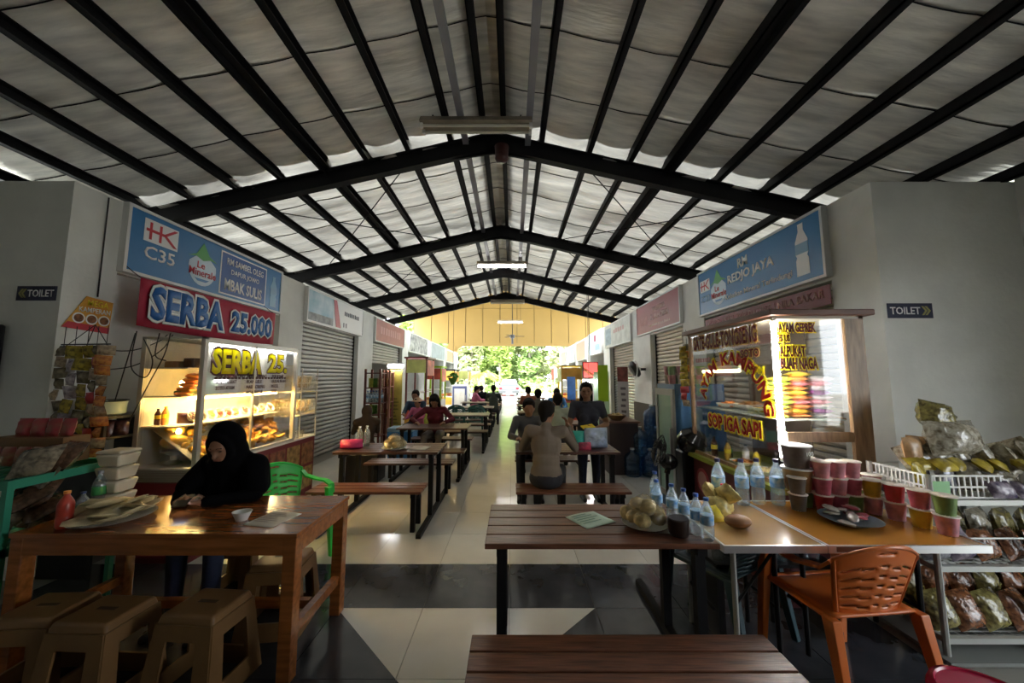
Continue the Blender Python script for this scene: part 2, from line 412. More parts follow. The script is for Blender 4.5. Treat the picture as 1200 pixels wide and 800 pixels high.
# ------------------------------------------------------------------ shop walls on both sides
def shopwall(name, sg, xw, y0, zt, piers, recess, m):
    b = MB()
    def bx(xa, xb, *r): b.box(min(xa*sg, xb*sg), max(xa*sg, xb*sg), *r)
    bx(xw+.3, 7, y0, y0+.2, 0, zt)                          # face towards the viewer
    for a, c in piers: bx(xw, xw+.3, a, c, 0, zt)
    bx(xw+.02, xw+.28, y0+.22, 25.48, 2.62, zt-.01)            # header
    bx(xw+.31, 7, y0+.21, 25.5, zt-.1, zt-.005)                 # roof of the shops
    bx(6.6, 6.8, y0+.2, 25.5, 0, zt)
    for a, c in zip([p for p in piers][:-1], piers[1:]): bx(xw+.3, 6.6, (c[0]+c[1])/2-.05, (c[0]+c[1])/2+.05, 0, zt)
    for a, c in recess: bx(xw+.1, xw+.2, a, c, 0, 2.62)
    return struct(b.build(name, m, smooth=0))
wl = shopwall('wall_left', -1, 3.85, 3.04, 3.32, [(3.04,3.45),(5.95,6.62),(9.05,10.0),(12.7,13.4),(16.2,17.0),(20.4,21.1),(24.2,25.5)], [(3.45,5.95)], M_wall)
wr = shopwall('wall_right', 1, 3.35, 3.23, 3.42, [(3.23,3.72),(6.25,7.05),(8.75,10.0),(12.4,13.2),(15.5,16.2),(18.4,19.1),(21.4,22.2),(24.5,25.5)], [], M_wall)
struct(MB().box(-5.2, -5.0, -3.5, 3.04, 0, 3.62).build('wall_near_left', M_wallg, smooth=0))
struct(MB().box(4.7, 4.9, -3.5, 3.23, 2.5, 3.66).box(4.7, 4.9, -3.5, -.3, 0, 2.5).box(4.7, 4.9, 1.2, 3.23, 0, 2.5).build('wall_near_right', M_wallg, smooth=0))
struct(MB().box(-5.2, 4.9, -3.7, -3.5, 0, 4.6).build('wall_added_back', M_wallg, smooth=0))  # unseen end wall, added to shut out daylight from behind the camera
struct(MB().box(3.33, 3.35, 8.72, 10.03, 0, .95).box(3.34, 3.65, 8.72, 8.75, 0, .95).build('baseboard_right', mat('dark_dado', (.03,.02,.018), .6), smooth=0))
# stains and cracks run down the near piers
# ------------------------------------------------------------------ roller shutters: every slat a part
def shutter(label, x, y0, y1, m, z0=0., z1=2.62, s=1, ct=None, m2=None, split=0):
    r = thing('roller_shutter', label, 'shutter', (x, y0, 0), 0, None); L = y1-y0
    p = MB(); q = .085
    prof = [(-.004, .004), (.012, .015), (.018, q/2), (.012, q-.015), (-.004, q-.004)]
    n = len(prof); vs = [(-s*a, yy, z) for yy in (.04, L-.04) for a, z in prof]
    p.add(vs, [(i, i+1, n+i+1, n+i) for i in range(n-1)] + [tuple(range(n)), tuple(reversed(range(n, 2*n)))])
    me = p.mesh('slat', m, 0); me2 = p.mesh('slat', m2, 0) if m2 else me
    k = 0
    while z0 + k*q < z1:
        obj('slat', me2 if z0+k*q < split else me, r, (0, 0, z0+k*q)); k += 1
    for a in (0, L-.04): MB().box(-.03, .03, a, a+.04, z0, z1).build('guide_rail', M_steel, r, smooth=0)
    return r
M_shut = mat('grey_shutter_paint', (.42,.42,.39), .45, .3, var=.15, scale=2)
M_shut2 = mat('beige_shutter_paint', (.55,.49,.38), .5, .2, var=.12, scale=2)
M_shut3 = mat('bare_steel_shutter', (.40,.42,.42), .3, .7)
shutter('closed grey roller shutter beneath the ocean photo sign', -3.98, 6.62, 9.05, M_shut, s=-1)
shutter('closed beige roller shutter under the red stall sign', 3.50, 7.05, 8.75, M_shut2)
shutter('closed brown-grey roller shutter with bare steel lower half beyond the wall fan', 3.50, 10.0, 12.4, mat('brown_shutter', (.27,.22,.17), .5, .2), m2=M_shut3, split=1.55)
shutter('closed beige roller shutter behind the stew stall cabinet, mostly hidden', 3.50, 3.72, 6.25, M_shut2)
shutter('half-open grey roller shutter rolled up over the red rack', -3.98, 10.0, 12.7, M_shut, z0=2.0, s=-1)
# ------------------------------------------------------------------ shop signs (light boxes over the bays)
M_frame = mat('white_sign_frame', (.72,.73,.72), .4)
M_ink = mat('dark_print', (.03,.035,.06), .5)
def lightbox(label, side, xw, ya, yb, z0, z1, face, d=.14):
    # side LEFT: reading runs away from the viewer; RIGHT: towards the viewer
    L = yb-ya
    r = thing('shop_sign', label, 'sign', (xw, ya if side == LEFT else yb, z0), side)
    H = z1-z0
    part(r, 'case', MB().box(0, L, .0, d, 0, H), M_frame, smooth=0)
    for a, b, c, e in ((0,L,0,.03),(0,L,H-.03,H),(0,.03,.03,H-.03),(L-.03,L,.03,H-.03)):
        part(r, 'frame', MB().box(a, b, -.018, 0, c, e), M_frame, smooth=0)
    if face: rect(r, 'face', .03, L-.03, .03, H-.03, -.005, face, .005)
    return r, L, H
def drop(r, cx, cz, h, y):
    n = 24; pts = []
    for i in range(n):
        t = 2*math.pi*i/n; x = math.sin(t)*.42*h*(1 if math.cos(t) < .3 else max(.0, 1-(math.cos(t)-.3)*1.25)); z = -.08*h+math.cos(t)*.42*h
        pts.append((cx+x*.9, cz+z+(.16*h if i == 0 else 0)))
    r = poly(r, 'drop_emblem', pts, y, mat('pale_drop', (.60,.74,.84), .4), .002)
    g = mat('mountain_green', (.12,.42,.14), .5)
    poly(r, 'mountain', [(cx-.42*h,cz+.12*h),(cx-.2*h,cz+.22*h),(cx-.02*h,cz+.52*h),(cx+.16*h,cz+.25*h),(cx+.4*h,cz+.14*h),(cx+.2*h,cz+.17*h),(cx,cz+.10*h),(cx-.2*h,cz+.17*h)], y-.002, g, .002)
    txt(r, 'Le', cx-.16*h, cx+.05*h, cz-.10*h, cz+.06*h, y-.003, M_red)
    txt(r, 'Minerale', cx-.36*h, cx+.38*h, cz-.28*h, cz-.11*h, y-.003, M_red)
    poly(r, 'wave_mark', [(cx-.2*h,cz-.34*h),(cx+.2*h,cz-.34*h),(cx+.1*h,cz-.40*h),(cx-.12*h,cz-.40*h)], y-.003, M_blue, .002)
def bottle_print(r, cx, z0, h, y, m):
    w = h*.15
    r = poly(r, 'bottle_picture', [(cx-w,z0),(cx+w,z0),(cx+w,z0+.30*h),(cx+.8*w,z0+.36*h),(cx+w,z0+.42*h),(cx+w,z0+.66*h),(cx+.4*w,z0+.86*h),(cx+.42*w,z0+h),(cx-.42*w,z0+h),(cx-.4*w,z0+.86*h),(cx-w,z0+.66*h),(cx-w,z0+.42*h),(cx-.8*w,z0+.36*h),(cx-w,z0+.30*h)], y, m, .002)
    rect(r, 'bottle_label', cx-w, cx+w, z0+.42*h, z0+.62*h, y-.002, mat('bottle_label_blue', (.25,.45,.62), .4))
def hk(r, x0, z0, w, h, y):
    r = rect(r, 'logo_tile', x0, x0+w, z0, z0+h, y, M_wht)
    q = M_red; t = h*.13; X = lambda u: x0+w*u; Z = lambda v: z0+h*v
    rect(r, 'logo', X(.14), X(.21), Z(.12), Z(.88), y-.003, q); rect(r, 'logo', X(.42), X(.49), Z(.12), Z(.88), y-.003, q)
    rect(r, 'logo', X(.05), X(.60), Z(.46), Z(.58), y-.004, q)
    poly(r, 'logo', [(X(.52),Z(.52)),(X(.86),Z(.92)),(X(.97),Z(.92)),(X(.64),Z(.52))], y-.003, q); poly(r, 'logo', [(X(.52),Z(.52)),(X(.64),Z(.52)),(X(.97),Z(.10)),(X(.86),Z(.10))], y-.004, q)
# left 1
r, L, H = lightbox('blue drinking-water sign marked C35 above the yellow-lit snack cabinet', LEFT, -3.80, 3.44, 5.86, 2.63, 3.33, M_blue)
hk(r, .17, .38, .38, .24, -.008); txt(r, 'C35', .19, .53, .20, .34, -.008, M_wht)
drop(r, .90, .34, .52, -.008)
pn = rect(r, 'panel', 1.16, 2.04, .06, .63, -.008, M_wht, .002); rect(pn, 'panel_field', 1.18, 2.02, .08, .61, -.010, M_navy, .002)
txt(pn, 'RM SAMBEL OLEG', 1.26, 1.96, .47, .56, -.012, M_wht); txt(pn, 'DAPUR JOWO', 1.34, 1.88, .33, .42, -.012, M_wht); txt(pn, 'MBAK SULIS', 1.24, 1.95, .12, .28, -.012, M_wht, bold=.03)
bottle_print(r, 2.22, .08, .48, -.008, mat('bottle_picture_blue', (.25,.48,.66), .4))
# left 2: photo of the sea, red stripe, grey lettering
M_sea = mat('sea_picture', (.12,.36,.50), .4, scale=3, col2=(.55,.68,.74))
r, L, H = lightbox('white sign with a sea photo and red stripe over the grey shutter', LEFT, -3.80, 6.62, 9.15, 2.63, 3.30, M_wht)
rect(r, 'sea_picture', .05, .98, .05, H-.05, -.009, M_sea, .003); rect(r, 'sea_picture', .05, .98, .05, .20, -.011, mat('grey_rocks_picture', (.30,.32,.33), .5, var=.5, scale=9), .003)
poly(r, 'stripe', [(.98,H-.05),(1.12,H-.05),(1.34,.05),(1.12,.05)], -.012, mat('stripe_red', (.55,.08,.10), .4), .003)
worn(r, 1.50, 2.28, .36, .46, -.009, M_ink, 9); rect(r, 'bar_mark', 1.46, 1.50, .09, .19, -.009, M_ink); rect(r, 'bar_mark', 1.58, 1.62, .09, .19, -.009, M_ink)
# left 3.. far
r, L, H = lightbox('faded pink sign beyond the sea photo sign', LEFT, -3.80, 10.0, 12.7, 2.60, 3.28, mat('faded_pink', (.42,.13,.12), .45, var=.15, scale=3))
worn(r, .4, 2.3, .26, .50, -.009, mat('faded_pink_lettering', (.55,.26,.24), .5), 9)
r, L, H = lightbox('dark patterned sign on the left row of shops', LEFT, -3.80, 13.4, 16.2, 2.55, 3.28, mat('dark_pattern_print', (.10,.11,.12), .5, scale=5, col2=(.55,.56,.55)))
r, L, H = lightbox('grey-blue sign on the left row of shops', LEFT, -3.80, 17.0, 20.4, 2.50, 3.28, mat('grey_blue_print', (.35,.42,.46), .5, var=.2, scale=3))
r, L, H = lightbox('tan sign on the left row of shops', LEFT, -3.80, 21.1, 23.4, 2.50, 3.2, mat('tan_print', (.58,.38,.24), .5))
r, L, H = lightbox('pale blue sign nearest the far opening on the left', LEFT, -3.80, 23.8, 25.4, 2.50, 3.1, mat('pale_blue_print', (.45,.52,.56), .5))
# right 1
r, L, H = lightbox('blue drinking-water sign with a bottle picture above the stew stall', RIGHT, 3.30, 3.70, 6.30, 2.65, 3.42, M_blue)
hk(r, .08, .40, .30, .20, -.008); txt(r, 'C 22', .10, .36, .22, .33, -.008, mat('faint_print', (.30,.45,.60), .5))
drop(r, .62, .38, .56, -.008)
txt(r, 'RM', 1.14, 1.36, .53, .67, -.010, M_wht, bold=.03); txt(r, 'REDJO JAYA', .88, 1.86, .32, .49, -.010, M_wht, bold=.03)
txt(r, 'Kebaikan Mineral Terlindungi', .80, 2.14, .11, .21, -.010, M_wht)
bottle_print(r, 2.30, .10, .60, -.008, M_wht)
# right 2 red
r, L, H = lightbox('red sign with pale lettering over the beige shutter', RIGHT, 3.30, 7.0, 9.5, 2.66, 3.42, mat('dull_red_print', (.27,.035,.045), .45))
m = mat('pale_pink_print', (.75,.52,.50), .5)
txt(r, 'WARUNG', 1.10, 1.78, .46, .58, -.009, m); txt(r, 'AL RAHCMAN', .95, 1.95, .28, .42, -.009, m); worn(r, .9, 2.05, .13, .18, -.009, m, 14)
worn(r, .2, .80, .22, .46, -.009, mat('faint_pink_print', (.38,.09,.10), .5), 4)
r, L, H = lightbox('faded white sign with grey pictures beyond the red one', RIGHT, 3.30, 10.0, 12.8, 2.60, 3.38, mat('washed_print', (.58,.60,.57), .5, var=.25, scale=4))
worn(r, 1.1, 2.3, .42, .56, -.009, mat('washed_red', (.50,.30,.28), .5), 5); rect(r, 'picture', .1, .8, .1, .65, -.009, mat('washed_blue', (.32,.42,.50), .5, var=.4, scale=6))
r, L, H = lightbox('pale blue sign with a dark red mark on the right row', RIGHT, 3.28, 13.2, 15.4, 2.50, 3.40, mat('light_blue_print', (.45,.58,.72), .5))
rect(r, 'mark', 1.0, 1.3, .5, .75, -.009, mat('dark_red_mark', (.30,.04,.08), .5)); worn(r, 1.2, 1.9, .15, .40, -.009, mat('print_mid_blue', (.20,.32,.55), .5), 4)
r, L, H = lightbox('pinkish tan sign on the right row of shops', RIGHT, 3.28, 16.2, 18.4, 2.40, 3.3, mat('pink_tan_print', (.58,.40,.30), .5))
r, L, H = lightbox('pale grey-blue sign on the right row of shops', RIGHT, 3.28, 19.2, 21.4, 2.40, 3.3, mat('grey_blue_print2', (.48,.58,.66), .5))
r, L, H = lightbox('last pinkish sign on the right row of shops', RIGHT, 3.28, 22.2, 24.4, 2.40, 3.2, mat('pink_print_far', (.55,.42,.38), .5))
# toilet direction plates
def plate(label, x0, x1, z0, z1, y, arrow):
    r = thing('direction_plate', label, 'sign', (x0, y, z0)); L = x1-x0; H = z1-z0
    rect(r, 'plate', 0, L, 0, H, -.006, mat('plate_navy', (.012,.016,.05), .4), .006)
    a = mat('arrow_olive', (.32,.30,.10), .5); s = 1 if arrow > 0 else -1
    bx = L*.80 if s > 0 else L*.20
    txt(r, 'TOILET', *( (.05*L,.72*L) if s > 0 else (.28*L,.95*L) ), .25*H, .75*H, -.008, M_wht)
    for k in (0, 1):
        c = bx+s*k*.075*L - (.02*L if s > 0 else -.02*L)
        poly(r, 'arrow', [(c-s*.03*L,H*.8),(c+s*.05*L,H*.5),(c-s*.03*L,H*.2),(c+s*.02*L,H*.2),(c+s*.10*L,H*.5),(c+s*.02*L,H*.8)][::s], -.008, a)
    return r
plate('navy toilet direction plate with arrows pointing right, on the plain grey wall', 3.385, 3.79, 2.13, 2.265, 3.23, 1)
plate('navy toilet direction plate with arrows pointing left, above the black loudspeaker', -4.22, -3.885, 2.25, 2.375, 3.04, -1)
# crimson price banner on the left, hung below the sign
r = thing('price_banner', 'crimson cloth banner reading SERBA 25.000 hung below the blue sign', 'banner', (-3.62, 3.46, 2.10), LEFT)
def bf(u, v):
    x = 2.02*u; z = .47*v + (.03 if v > .5 else 0)*0 - .03*math.sin(u*3)*(1-v); return (x, .02*math.sin(u*9)*(1-v), z)
part(r, 'cloth', MB().grid(bf, 24, 4), mat('crimson_cloth', (.42,.015,.05), .6), thick=.004)
M_sb = mat('banner_blue', (.015,.13,.42), .5)
txt2(r, 'SERBA', .10, 1.02, .07, .42, -.026, M_sb, M_wht, grow=.09, bold=.045); txt2(r, '25.000', 1.14, 1.92, .08, .36, -.026, M_sb, M_wht, grow=.09, bold=.04)
for a in (.02, 2.0): part(r, 'cord', MB().tube([(a, 0, .46), (a, .10, .53), (a, .185, .60)], .004), M_black)
# food poster on the pier edge
r = thing('food_poster', 'torn orange food poster on the pier above the hanging sachets', 'poster', (-3.845, 3.04, 0), LEFT)
Wp = [(.02,2.03),(.18,2.33),(.40,2.31),(.385,2.01)]
poly(r, 'sheet', Wp, -.006, mat('poster_orange', (.62,.22,.04), .5, scale=3, col2=(.75,.40,.05)), .004)
poly(r, 'band', [(.02,2.03),(.06,2.085),(.388,2.065),(.385,2.01)], -.008, M_red)
txt(r, 'MEGA', .19, .36, 2.245, 2.30, -.009, M_yel); txt(r, 'KAMPERAN', .13, .38, 2.185, 2.23, -.009, M_wht)
for k in range(3):
    c = .135+.1*k; disc(r, 'plate_picture', c, 2.125, .048, -.009, M_wht); disc(r, 'food_picture', c, 2.125, .036, -.011, mat('food_brown', (.25,.10,.04), .6, var=.6, scale=40))
# maroon menu banner under the right sign
r = thing('menu_banner', 'maroon strip banner with dark menu lettering under the blue right-hand sign', 'banner', (3.31, 6.15, 2.36), RIGHT)
rect(r, 'cloth', 0, 2.45, 0, .21, 0, M_maroon, .004)
txt(r, 'GADO AYAM', .1, .80, .05, .17, -.003, mat('rose_print', (.42,.20,.18), .5)); txt(r, 'SOP DAGING | NILA BAKAR', .88, 2.38, .05, .17, -.003, MATS['rose_print'])
# cable down the left pier and loose wires by the cabinet
m = MB(); m.tube([(-3.835, 3.30, 3.3), (-3.835, 3.30, 2.34)], .006); tag(m.build('cable', M_black), 'thin dark cable running down the left pier to the poster', 'cable')
m = MB()
for pts in (((-3.78,3.2,1.86),(-3.5,3.3,1.84),(-3.3,3.35,1.92),(-3.25,3.4,2.0)), ((-3.7,3.2,1.66),(-3.45,3.3,1.70),(-3.3,3.4,1.85),(-3.2,3.4,2.0)), ((-3.42,3.28,2.02),(-3.44,3.28,1.7),(-3.3,3.28,1.6),(-3.25,3.28,1.75),(-3.35,3.28,1.95)), ((-3.42,3.27,2.0),(-3.5,3.27,1.6),(-3.6,3.3,1.25)), ((-3.2,3.27,2.0),(-3.22,3.27,1.8),(-3.12,3.27,1.75)), ((-3.1,3.27,2.0),(-3.14,3.27,1.8),(-3.25,3.27,1.55),(-3.4,3.27,1.2))):
    m.tube(smooth(pts), .005, 5)
tag(m.build('loose_wires', M_black), 'tangle of black wires hanging at the corner of the yellow-lit cabinet', 'wires')
m = MB(); m.box(0,.28,0,.28,0,.52); o = m.build('case', M_black, None, bevel=.02)
r = thing('loudspeaker', 'black loudspeaker on the wall at the far left edge', 'speaker', (-4.52, 2.74, 1.52)); o.parent = r
part(r, 'grille', MB().box(.02,.26,-.01,0,.02,.5), mat('speaker_grille', (.02,.02,.022), .7, bump=.5, bscale=120), smooth=0)
part(r, 'bracket', MB().box(.12,.16,.28,.302,.1,.3), M_steel, smooth=0)
# ------------------------------------------------------------------ canteen tables and benches (planks, legs, floor bars are parts)
MESH = {}
def cmesh(key, fn, m, smooth=0):
    if key not in MESH: MESH[key] = fn().mesh(key[0], m, smooth)
    return MESH[key]
def planktop(r, L, n, w, z, t, m, over=0.):
    for k in range(n):
        o = obj('plank', cmesh(('plank', L, w, t, m.name), lambda: MB().box(0, L, .004, w-.004, -t, 0), m), r, (0, k*w, z), bevel=.004)
def canteen_table(label, x, y, L=1.2, n=5, m=M_wood2, group=None, w=.12, edge=0):
    r = thing('canteen_table', label, 'table', (x, y, 0), 0, group); D = n*w
    planktop(r, L, n, w, .75, .028, m)
    for a in (.06, L-.11):
        obj('top_rail', cmesh(('rail', D), lambda: MB().box(0, .05, .02, D-.02, .68, .722), M_steel), r, (a, 0, 0))
        obj('floor_bar', cmesh(('bar', D), lambda: MB().box(0, .05, -.46, D+.44, .0, .045), M_steel), r, (a, 0, 0))
        for b in (.05, D-.10):
            obj('leg', cmesh(('leg', 1), lambda: MB().box(0, .05, 0, .05, .045, .68), M_steel), r, (a, b, 0))
    part(r, 'centre_rail', MB().box(.08, L-.08, D/2-.02, D/2+.02, .69, .722), M_steel, smooth=0)
    return r
def bench(label, x, y, L=1.2, n=3, w=.11, m=M_wood2, group=None, h=.45):
    r = thing('bench', label, 'bench', (x, y, 0), 0, group); D = n*w
    planktop(r, L, n, w, h, .026, m)
    for a in (.06, L-.11):
        obj('top_rail', cmesh(('brail', D, h), lambda: MB().box(0, .05, .02, D-.02, h-.065, h-.026), M_steel), r, (a, 0, 0))
        for b, s in ((.04, 1), (D-.085, -1)):
            obj('leg', cmesh(('bleg', h, s), lambda: MB().box(0, .045, 0, .045, .045, h-.065).add([(.002,0 if s < 0 else .045,h-.065),(.043,0 if s < 0 else .045,h-.065),(.043,-.06*0+(0 if s<0 else .045),h-.15),(.002,(0 if s<0 else .045),h-.15),(.002,s*.07,h-.065),(.043,s*.07,h-.065)], [(0,1,2,3),(0,3,4),(1,5,2),(4,3,2,5),(0,4,5,1)]), M_steel), r, (a, b, 0))
    part(r, 'long_rail', MB().box(.08, L-.08, D/2-.018, D/2+.018, h-.06, h-.026), M_steel, smooth=0)
    return r
# right row, nearest set
canteen_table('dark plank table at the front of the right row, with menu sheet and cracker plate', -.14, 1.95, 1.21, 5, M_wood, w=.119)
bench('reddish plank bench cut by the bottom edge of the photo', -.18, 1.33, 1.31, 4, .107, M_wood)
# right row, further sets
GT, GB = 'canteen tables in the two rows', 'canteen benches in the two rows'
bench('brown bench under the seated man in the grey-tan shirt', .04, 3.78, 1.17, 3, .11, M_wood)
canteen_table('dark table in front of the man in the grey-tan shirt, with shopping bags', .04, 4.24, 1.20, 5)
bench('bench beyond the table of the man in the grey-tan shirt', .04, 5.2, 1.05, 3)
for k, (y, a) in enumerate(((6.75, 'table before the man in the pale green shirt'), (8.9, 'table beyond the man in the pale green shirt'), (11.0, 'third-last table of the right row'), (13.1, 'second-last table of the right row'), (15.2, 'last visible table of the right row'))):
    canteen_table('dark ' + a, .12+.02*k, y, 1.2, 5, M_wood2, GT)
    bench('bench on the near side of the ' + a, .12+.02*k, y-.43, 1.2, 3, group=GB)
    bench('bench on the far side of the ' + a, .12+.02*k, y+.72, 1.2, 3, group=GB)
# left row
bench('brown bench nearest in the left row, beside the teak table', -2.09, 3.78, 1.17, 3, .115, M_wood)
canteen_table('dark table of the left row holding the pink bag and crackers', -2.05, 4.24, 1.2, 5)
bench('dark bench behind the table with the pink bag', -2.0, 5.0, 1.2, 3)
bench('bench on the near side of the table of the woman in dark red', -1.98, 5.75, 1.24, 3)
canteen_table('dark table in front of the woman in the dark red top', -1.95, 6.2, 1.2, 5)
bench('bench that the woman in the dark red top sits on', -1.95, 6.95, 1.2, 3)
for k, (y, x, a) in enumerate(((8.3, -1.75, 'fourth left-row table'), (10.4, -1.75, 'fifth left-row table, near the green chairs'), (12.4, -1.75, 'sixth table of the left row'), (14.4, -1.72, 'seventh table of the left row'), (16.4, -1.7, 'eighth table of the left row'), (18.4, -1.7, 'farthest table of the left row'))):
    canteen_table('pale-topped ' + a, x, y, 1.22, 5, mat('grey_worn_wood', (.30,.26,.22), .35, var=.4, scale=5, stretch=(1,14,14)), GT)
    bench('bench on the near side of the ' + a, x, y-.43, 1.22, 3, group=GB)
    bench('bench on the far side of the ' + a, x, y+.72, 1.22, 3, group=GB)
# ------------------------------------------------------------------ big teak table on the left
r = thing('teak_table', 'big varnished orange-brown wooden table in the left corner', 'table', (-2.72, 2.05, 0))
part(r, 'tabletop', MB().box(0, 1.56, 0, .64, .735, .76), M_orange, smooth=0, bevel=.004)
for a in ((.01,1.55,.008,.03),(.01,1.55,.61,.632),(.008,.03,.03,.61),(1.53,1.552,.03,.61)): part(r, 'apron', MB().box(*a, .645, .735), M_orange, smooth=0)
for a in (.006, 1.484):
    for b in (.006, .564): part(r, 'leg', MB().box(a, a+.07, b, b+.07, 0, .735), M_orange, smooth=0, bevel=.004)
    part(r, 'stretcher', MB().box(a+.015, a+.055, .076, .564, .20, .255), M_orange, smooth=0)
part(r, 'stretcher', MB().box(.076, 1.484, .30, .34, .205, .25), M_orange, smooth=0)
# ------------------------------------------------------------------ tan plastic stools with window openings
def stool(label, x, y, rz=0, m=M_tan, h=.42, group=None):
    r = thing('plastic_stool', label, 'stool', (x, y, 0), rz, group)
    w0, w1 = .37, .29; d0, d1 = .34, .25
    part(r, 'seat', MB().frus(0, 0, h-.045, h, w1+.012, d1+.012, w1-.012, d1-.012), m, bevel=.012)
    for k in range(4):
        b = MB(); W0, W1, D0, D1 = (w0, w1, d0, d1) if k % 2 == 0 else (d0, d1, w0, w1)
        def P(u, z): t = z/h; return ((W0+(W1-W0)*t)/2*u, -(D0+(D1-D0)*t)/2, z)
        zz = (0, .10, .31, h-.04); uu = (-1, -.52, .52, 1)
        vs = [P(u, z) for z in zz for u in uu]; fs = []
        for j in range(3):
            for i in range(3):
                if i == 1 and j == 1: continue
                fs.append((j*4+i, j*4+i+1, (j+1)*4+i+1, (j+1)*4+i))
        if k in (0, 2): fs = [f for f in fs if True]
        b.add(vs, fs)
        b.build('side_panel', m, r, smooth=0, rot=(0, 0, k*math.pi/2), thick=.012)
    part(r, 'seat_grip', MB().box(-.05, .05, -.012, .012, h-.002, h+.001), mat('slot_dark', (.05,.03,.015), .8), smooth=0)
    return r
stool('tan plastic stool with window sides, first from the left under the teak table', -2.42, 2.02, .06)
stool('tan plastic stool with window sides, in the middle under the teak table', -2.08, 1.99, -.05)
stool('tan plastic stool with window sides beside the right leg of the teak table', -1.61, 2.05, -.08)
stool('tan plastic stool tucked behind, under the far right of the teak table', -1.52, 2.54, .1)
stool('tan plastic stool that the woman in the black hijab sits on', -2.02, 2.87, 0)
# ------------------------------------------------------------------ moulded plastic armchairs
def armchair(label, x, y, rz, m, h=.80, group=None):
    r = thing('plastic_armchair', label, 'chair', (x, y, 0), rz, group)
    b = MB(); nu, nv = 20, 28; vs = []
    def P(u, v):
        zz = .42+(h-.42-.02*u*u*4*.5)*v
        return (.24*u*(.70+.30*v-.04*v*v), .175+.11*v-.07*u*u*(.4+.6*v), zz-.035*u*u*v)
    vs = [P(-1+2*i/nu, j/nv) for j in range(nv+1) for i in range(nu+1)]; fs = []
    for j in range(nv):
        for i in range(nu):
            u = abs(-1+2*(i+.5)/nu)
            jj = j - int(2.2*u)                          # slits curve downwards to the sides
            if 3 <= jj <= 22 and j < nv-4 and jj % 4 == 3 and .22 < u < .86: continue
            if 4 <= j <= 22 and j % 4 == 0 and u < .12: continue
            if j == nv-3 and u < .2: continue
            fs.append((j*(nu+1)+i, j*(nu+1)+i+1, (j+1)*(nu+1)+i+1, (j+1)*(nu+1)+i))
    b.add(vs, fs); b.build('backrest', m, r, smooth=60, thick=.009)
    rim = MB(); rim.tube([P(-1, v/8) for v in range(9)] + [P(-1+k/5, 1) for k in range(1, 11)] + [P(1, 1-v/8) for v in range(1, 9)], .011, 6); rim.build('back_rim', m, r, smooth=80)
    s = MB(); s.grid(lambda u, v: (.23*(2*u-1), -.21+.40*v, .43-.02*math.cos((u-.5)*math.pi)*math.sin(v*math.pi)-.02*(v < .05)), 10, 10)
    s.build('seat', m, r, smooth=80, thick=.012)
    MB().tube([(-.23,.18,.42),(-.235,-.19,.42),(-.20,-.215,.415),(.20,-.215,.415),(.235,-.19,.42),(.23,.18,.42)], .016, 6).build('seat_rim', m, r, smooth=80)
    for sx in (-1, 1):
        p = [(sx*.225,.20,.70),(sx*.245,.16,.655),(sx*.272,.05,.635),(sx*.28,-.10,.635),(sx*.272,-.19,.615),(sx*.262,-.215,.55)]
        a = MB(); q = [V(v) for v in p]
        for i in range(len(q)-1): a.beam(q[i], q[i+1]+(q[i+1]-q[i]).normalized()*.006, .052, .014)
        a.build('armrest', m, r, smooth=0)
        for y0, y1, t in ((-.205, -.25, .60), (.19, .27, .43)):
            l = MB(); l.add([(sx*(.235+dx), y0+dy, t) for dx, dy in ((-.02,-.03),(.03,-.03),(.03,.03),(-.02,.03))] + [(sx*(.262+dx), y1+dy, 0) for dx, dy in ((-.016,-.018),(.018,-.018),(.018,.018),(-.016,.018))], [(0,1,2,3),(7,6,5,4),(0,4,5,1),(1,5,6,2),(2,6,7,3),(3,7,4,0)])
            l.build('leg', m, r, smooth=0, bevel=.004)
    return r
armchair('bright green plastic armchair behind the woman in the black hijab', -1.98, 3.34, 1.05, M_green)
M_orc = mat('orange_plastic', (.62,.15,.025), .35)
armchair('orange plastic armchair pushed up to the stall table', 1.78, 2.11, math.pi+.10, M_orc, h=.79)
M_dteal = mat('dark_teal_plastic', (.01,.045,.06), .45)
armchair('dark teal plastic chair tucked under the stall table', 1.38, 2.50, math.pi+.5, M_dteal, h=.66)
armchair('dark green plastic chair, left one of the pair at the fifth left table', -1.55, 10.12, 0.1, mat('dark_green_plastic', (.01,.08,.06), .45), h=.82)
armchair('dark green plastic chair, right one of the pair at the fifth left table', -1.02, 10.12, -.1, MATS['dark_green_plastic'], h=.82)
r = thing('round_stool', 'glossy crimson round plastic stool in the bottom right corner', 'stool', (1.77, 1.45, 0))
M_crim = mat('crimson_plastic', (.50,.008,.06), .25)
part(r, 'seat', MB().lathe([(.165,.37),(.175,.40),(.165,.425),(.15,.43),(.145,.422),(.02,.42),(0,.42)], 28), M_crim, smooth=50)
for k in range(4):
    a = math.pi/4+k*math.pi/2; l = MB(); l.beam((.13*math.cos(a), .13*math.sin(a), .38), (.19*math.cos(a), .19*math.sin(a), 0), .07, .02, (math.cos(a), math.sin(a), 0)); part(r, 'leg', l, M_crim, smooth=0)
part(r, 'ring', MB().tube([(.165*math.cos(t*.2618), .165*math.sin(t*.2618), .18) for t in range(24)], .01, 6, True), M_crim, smooth=80)
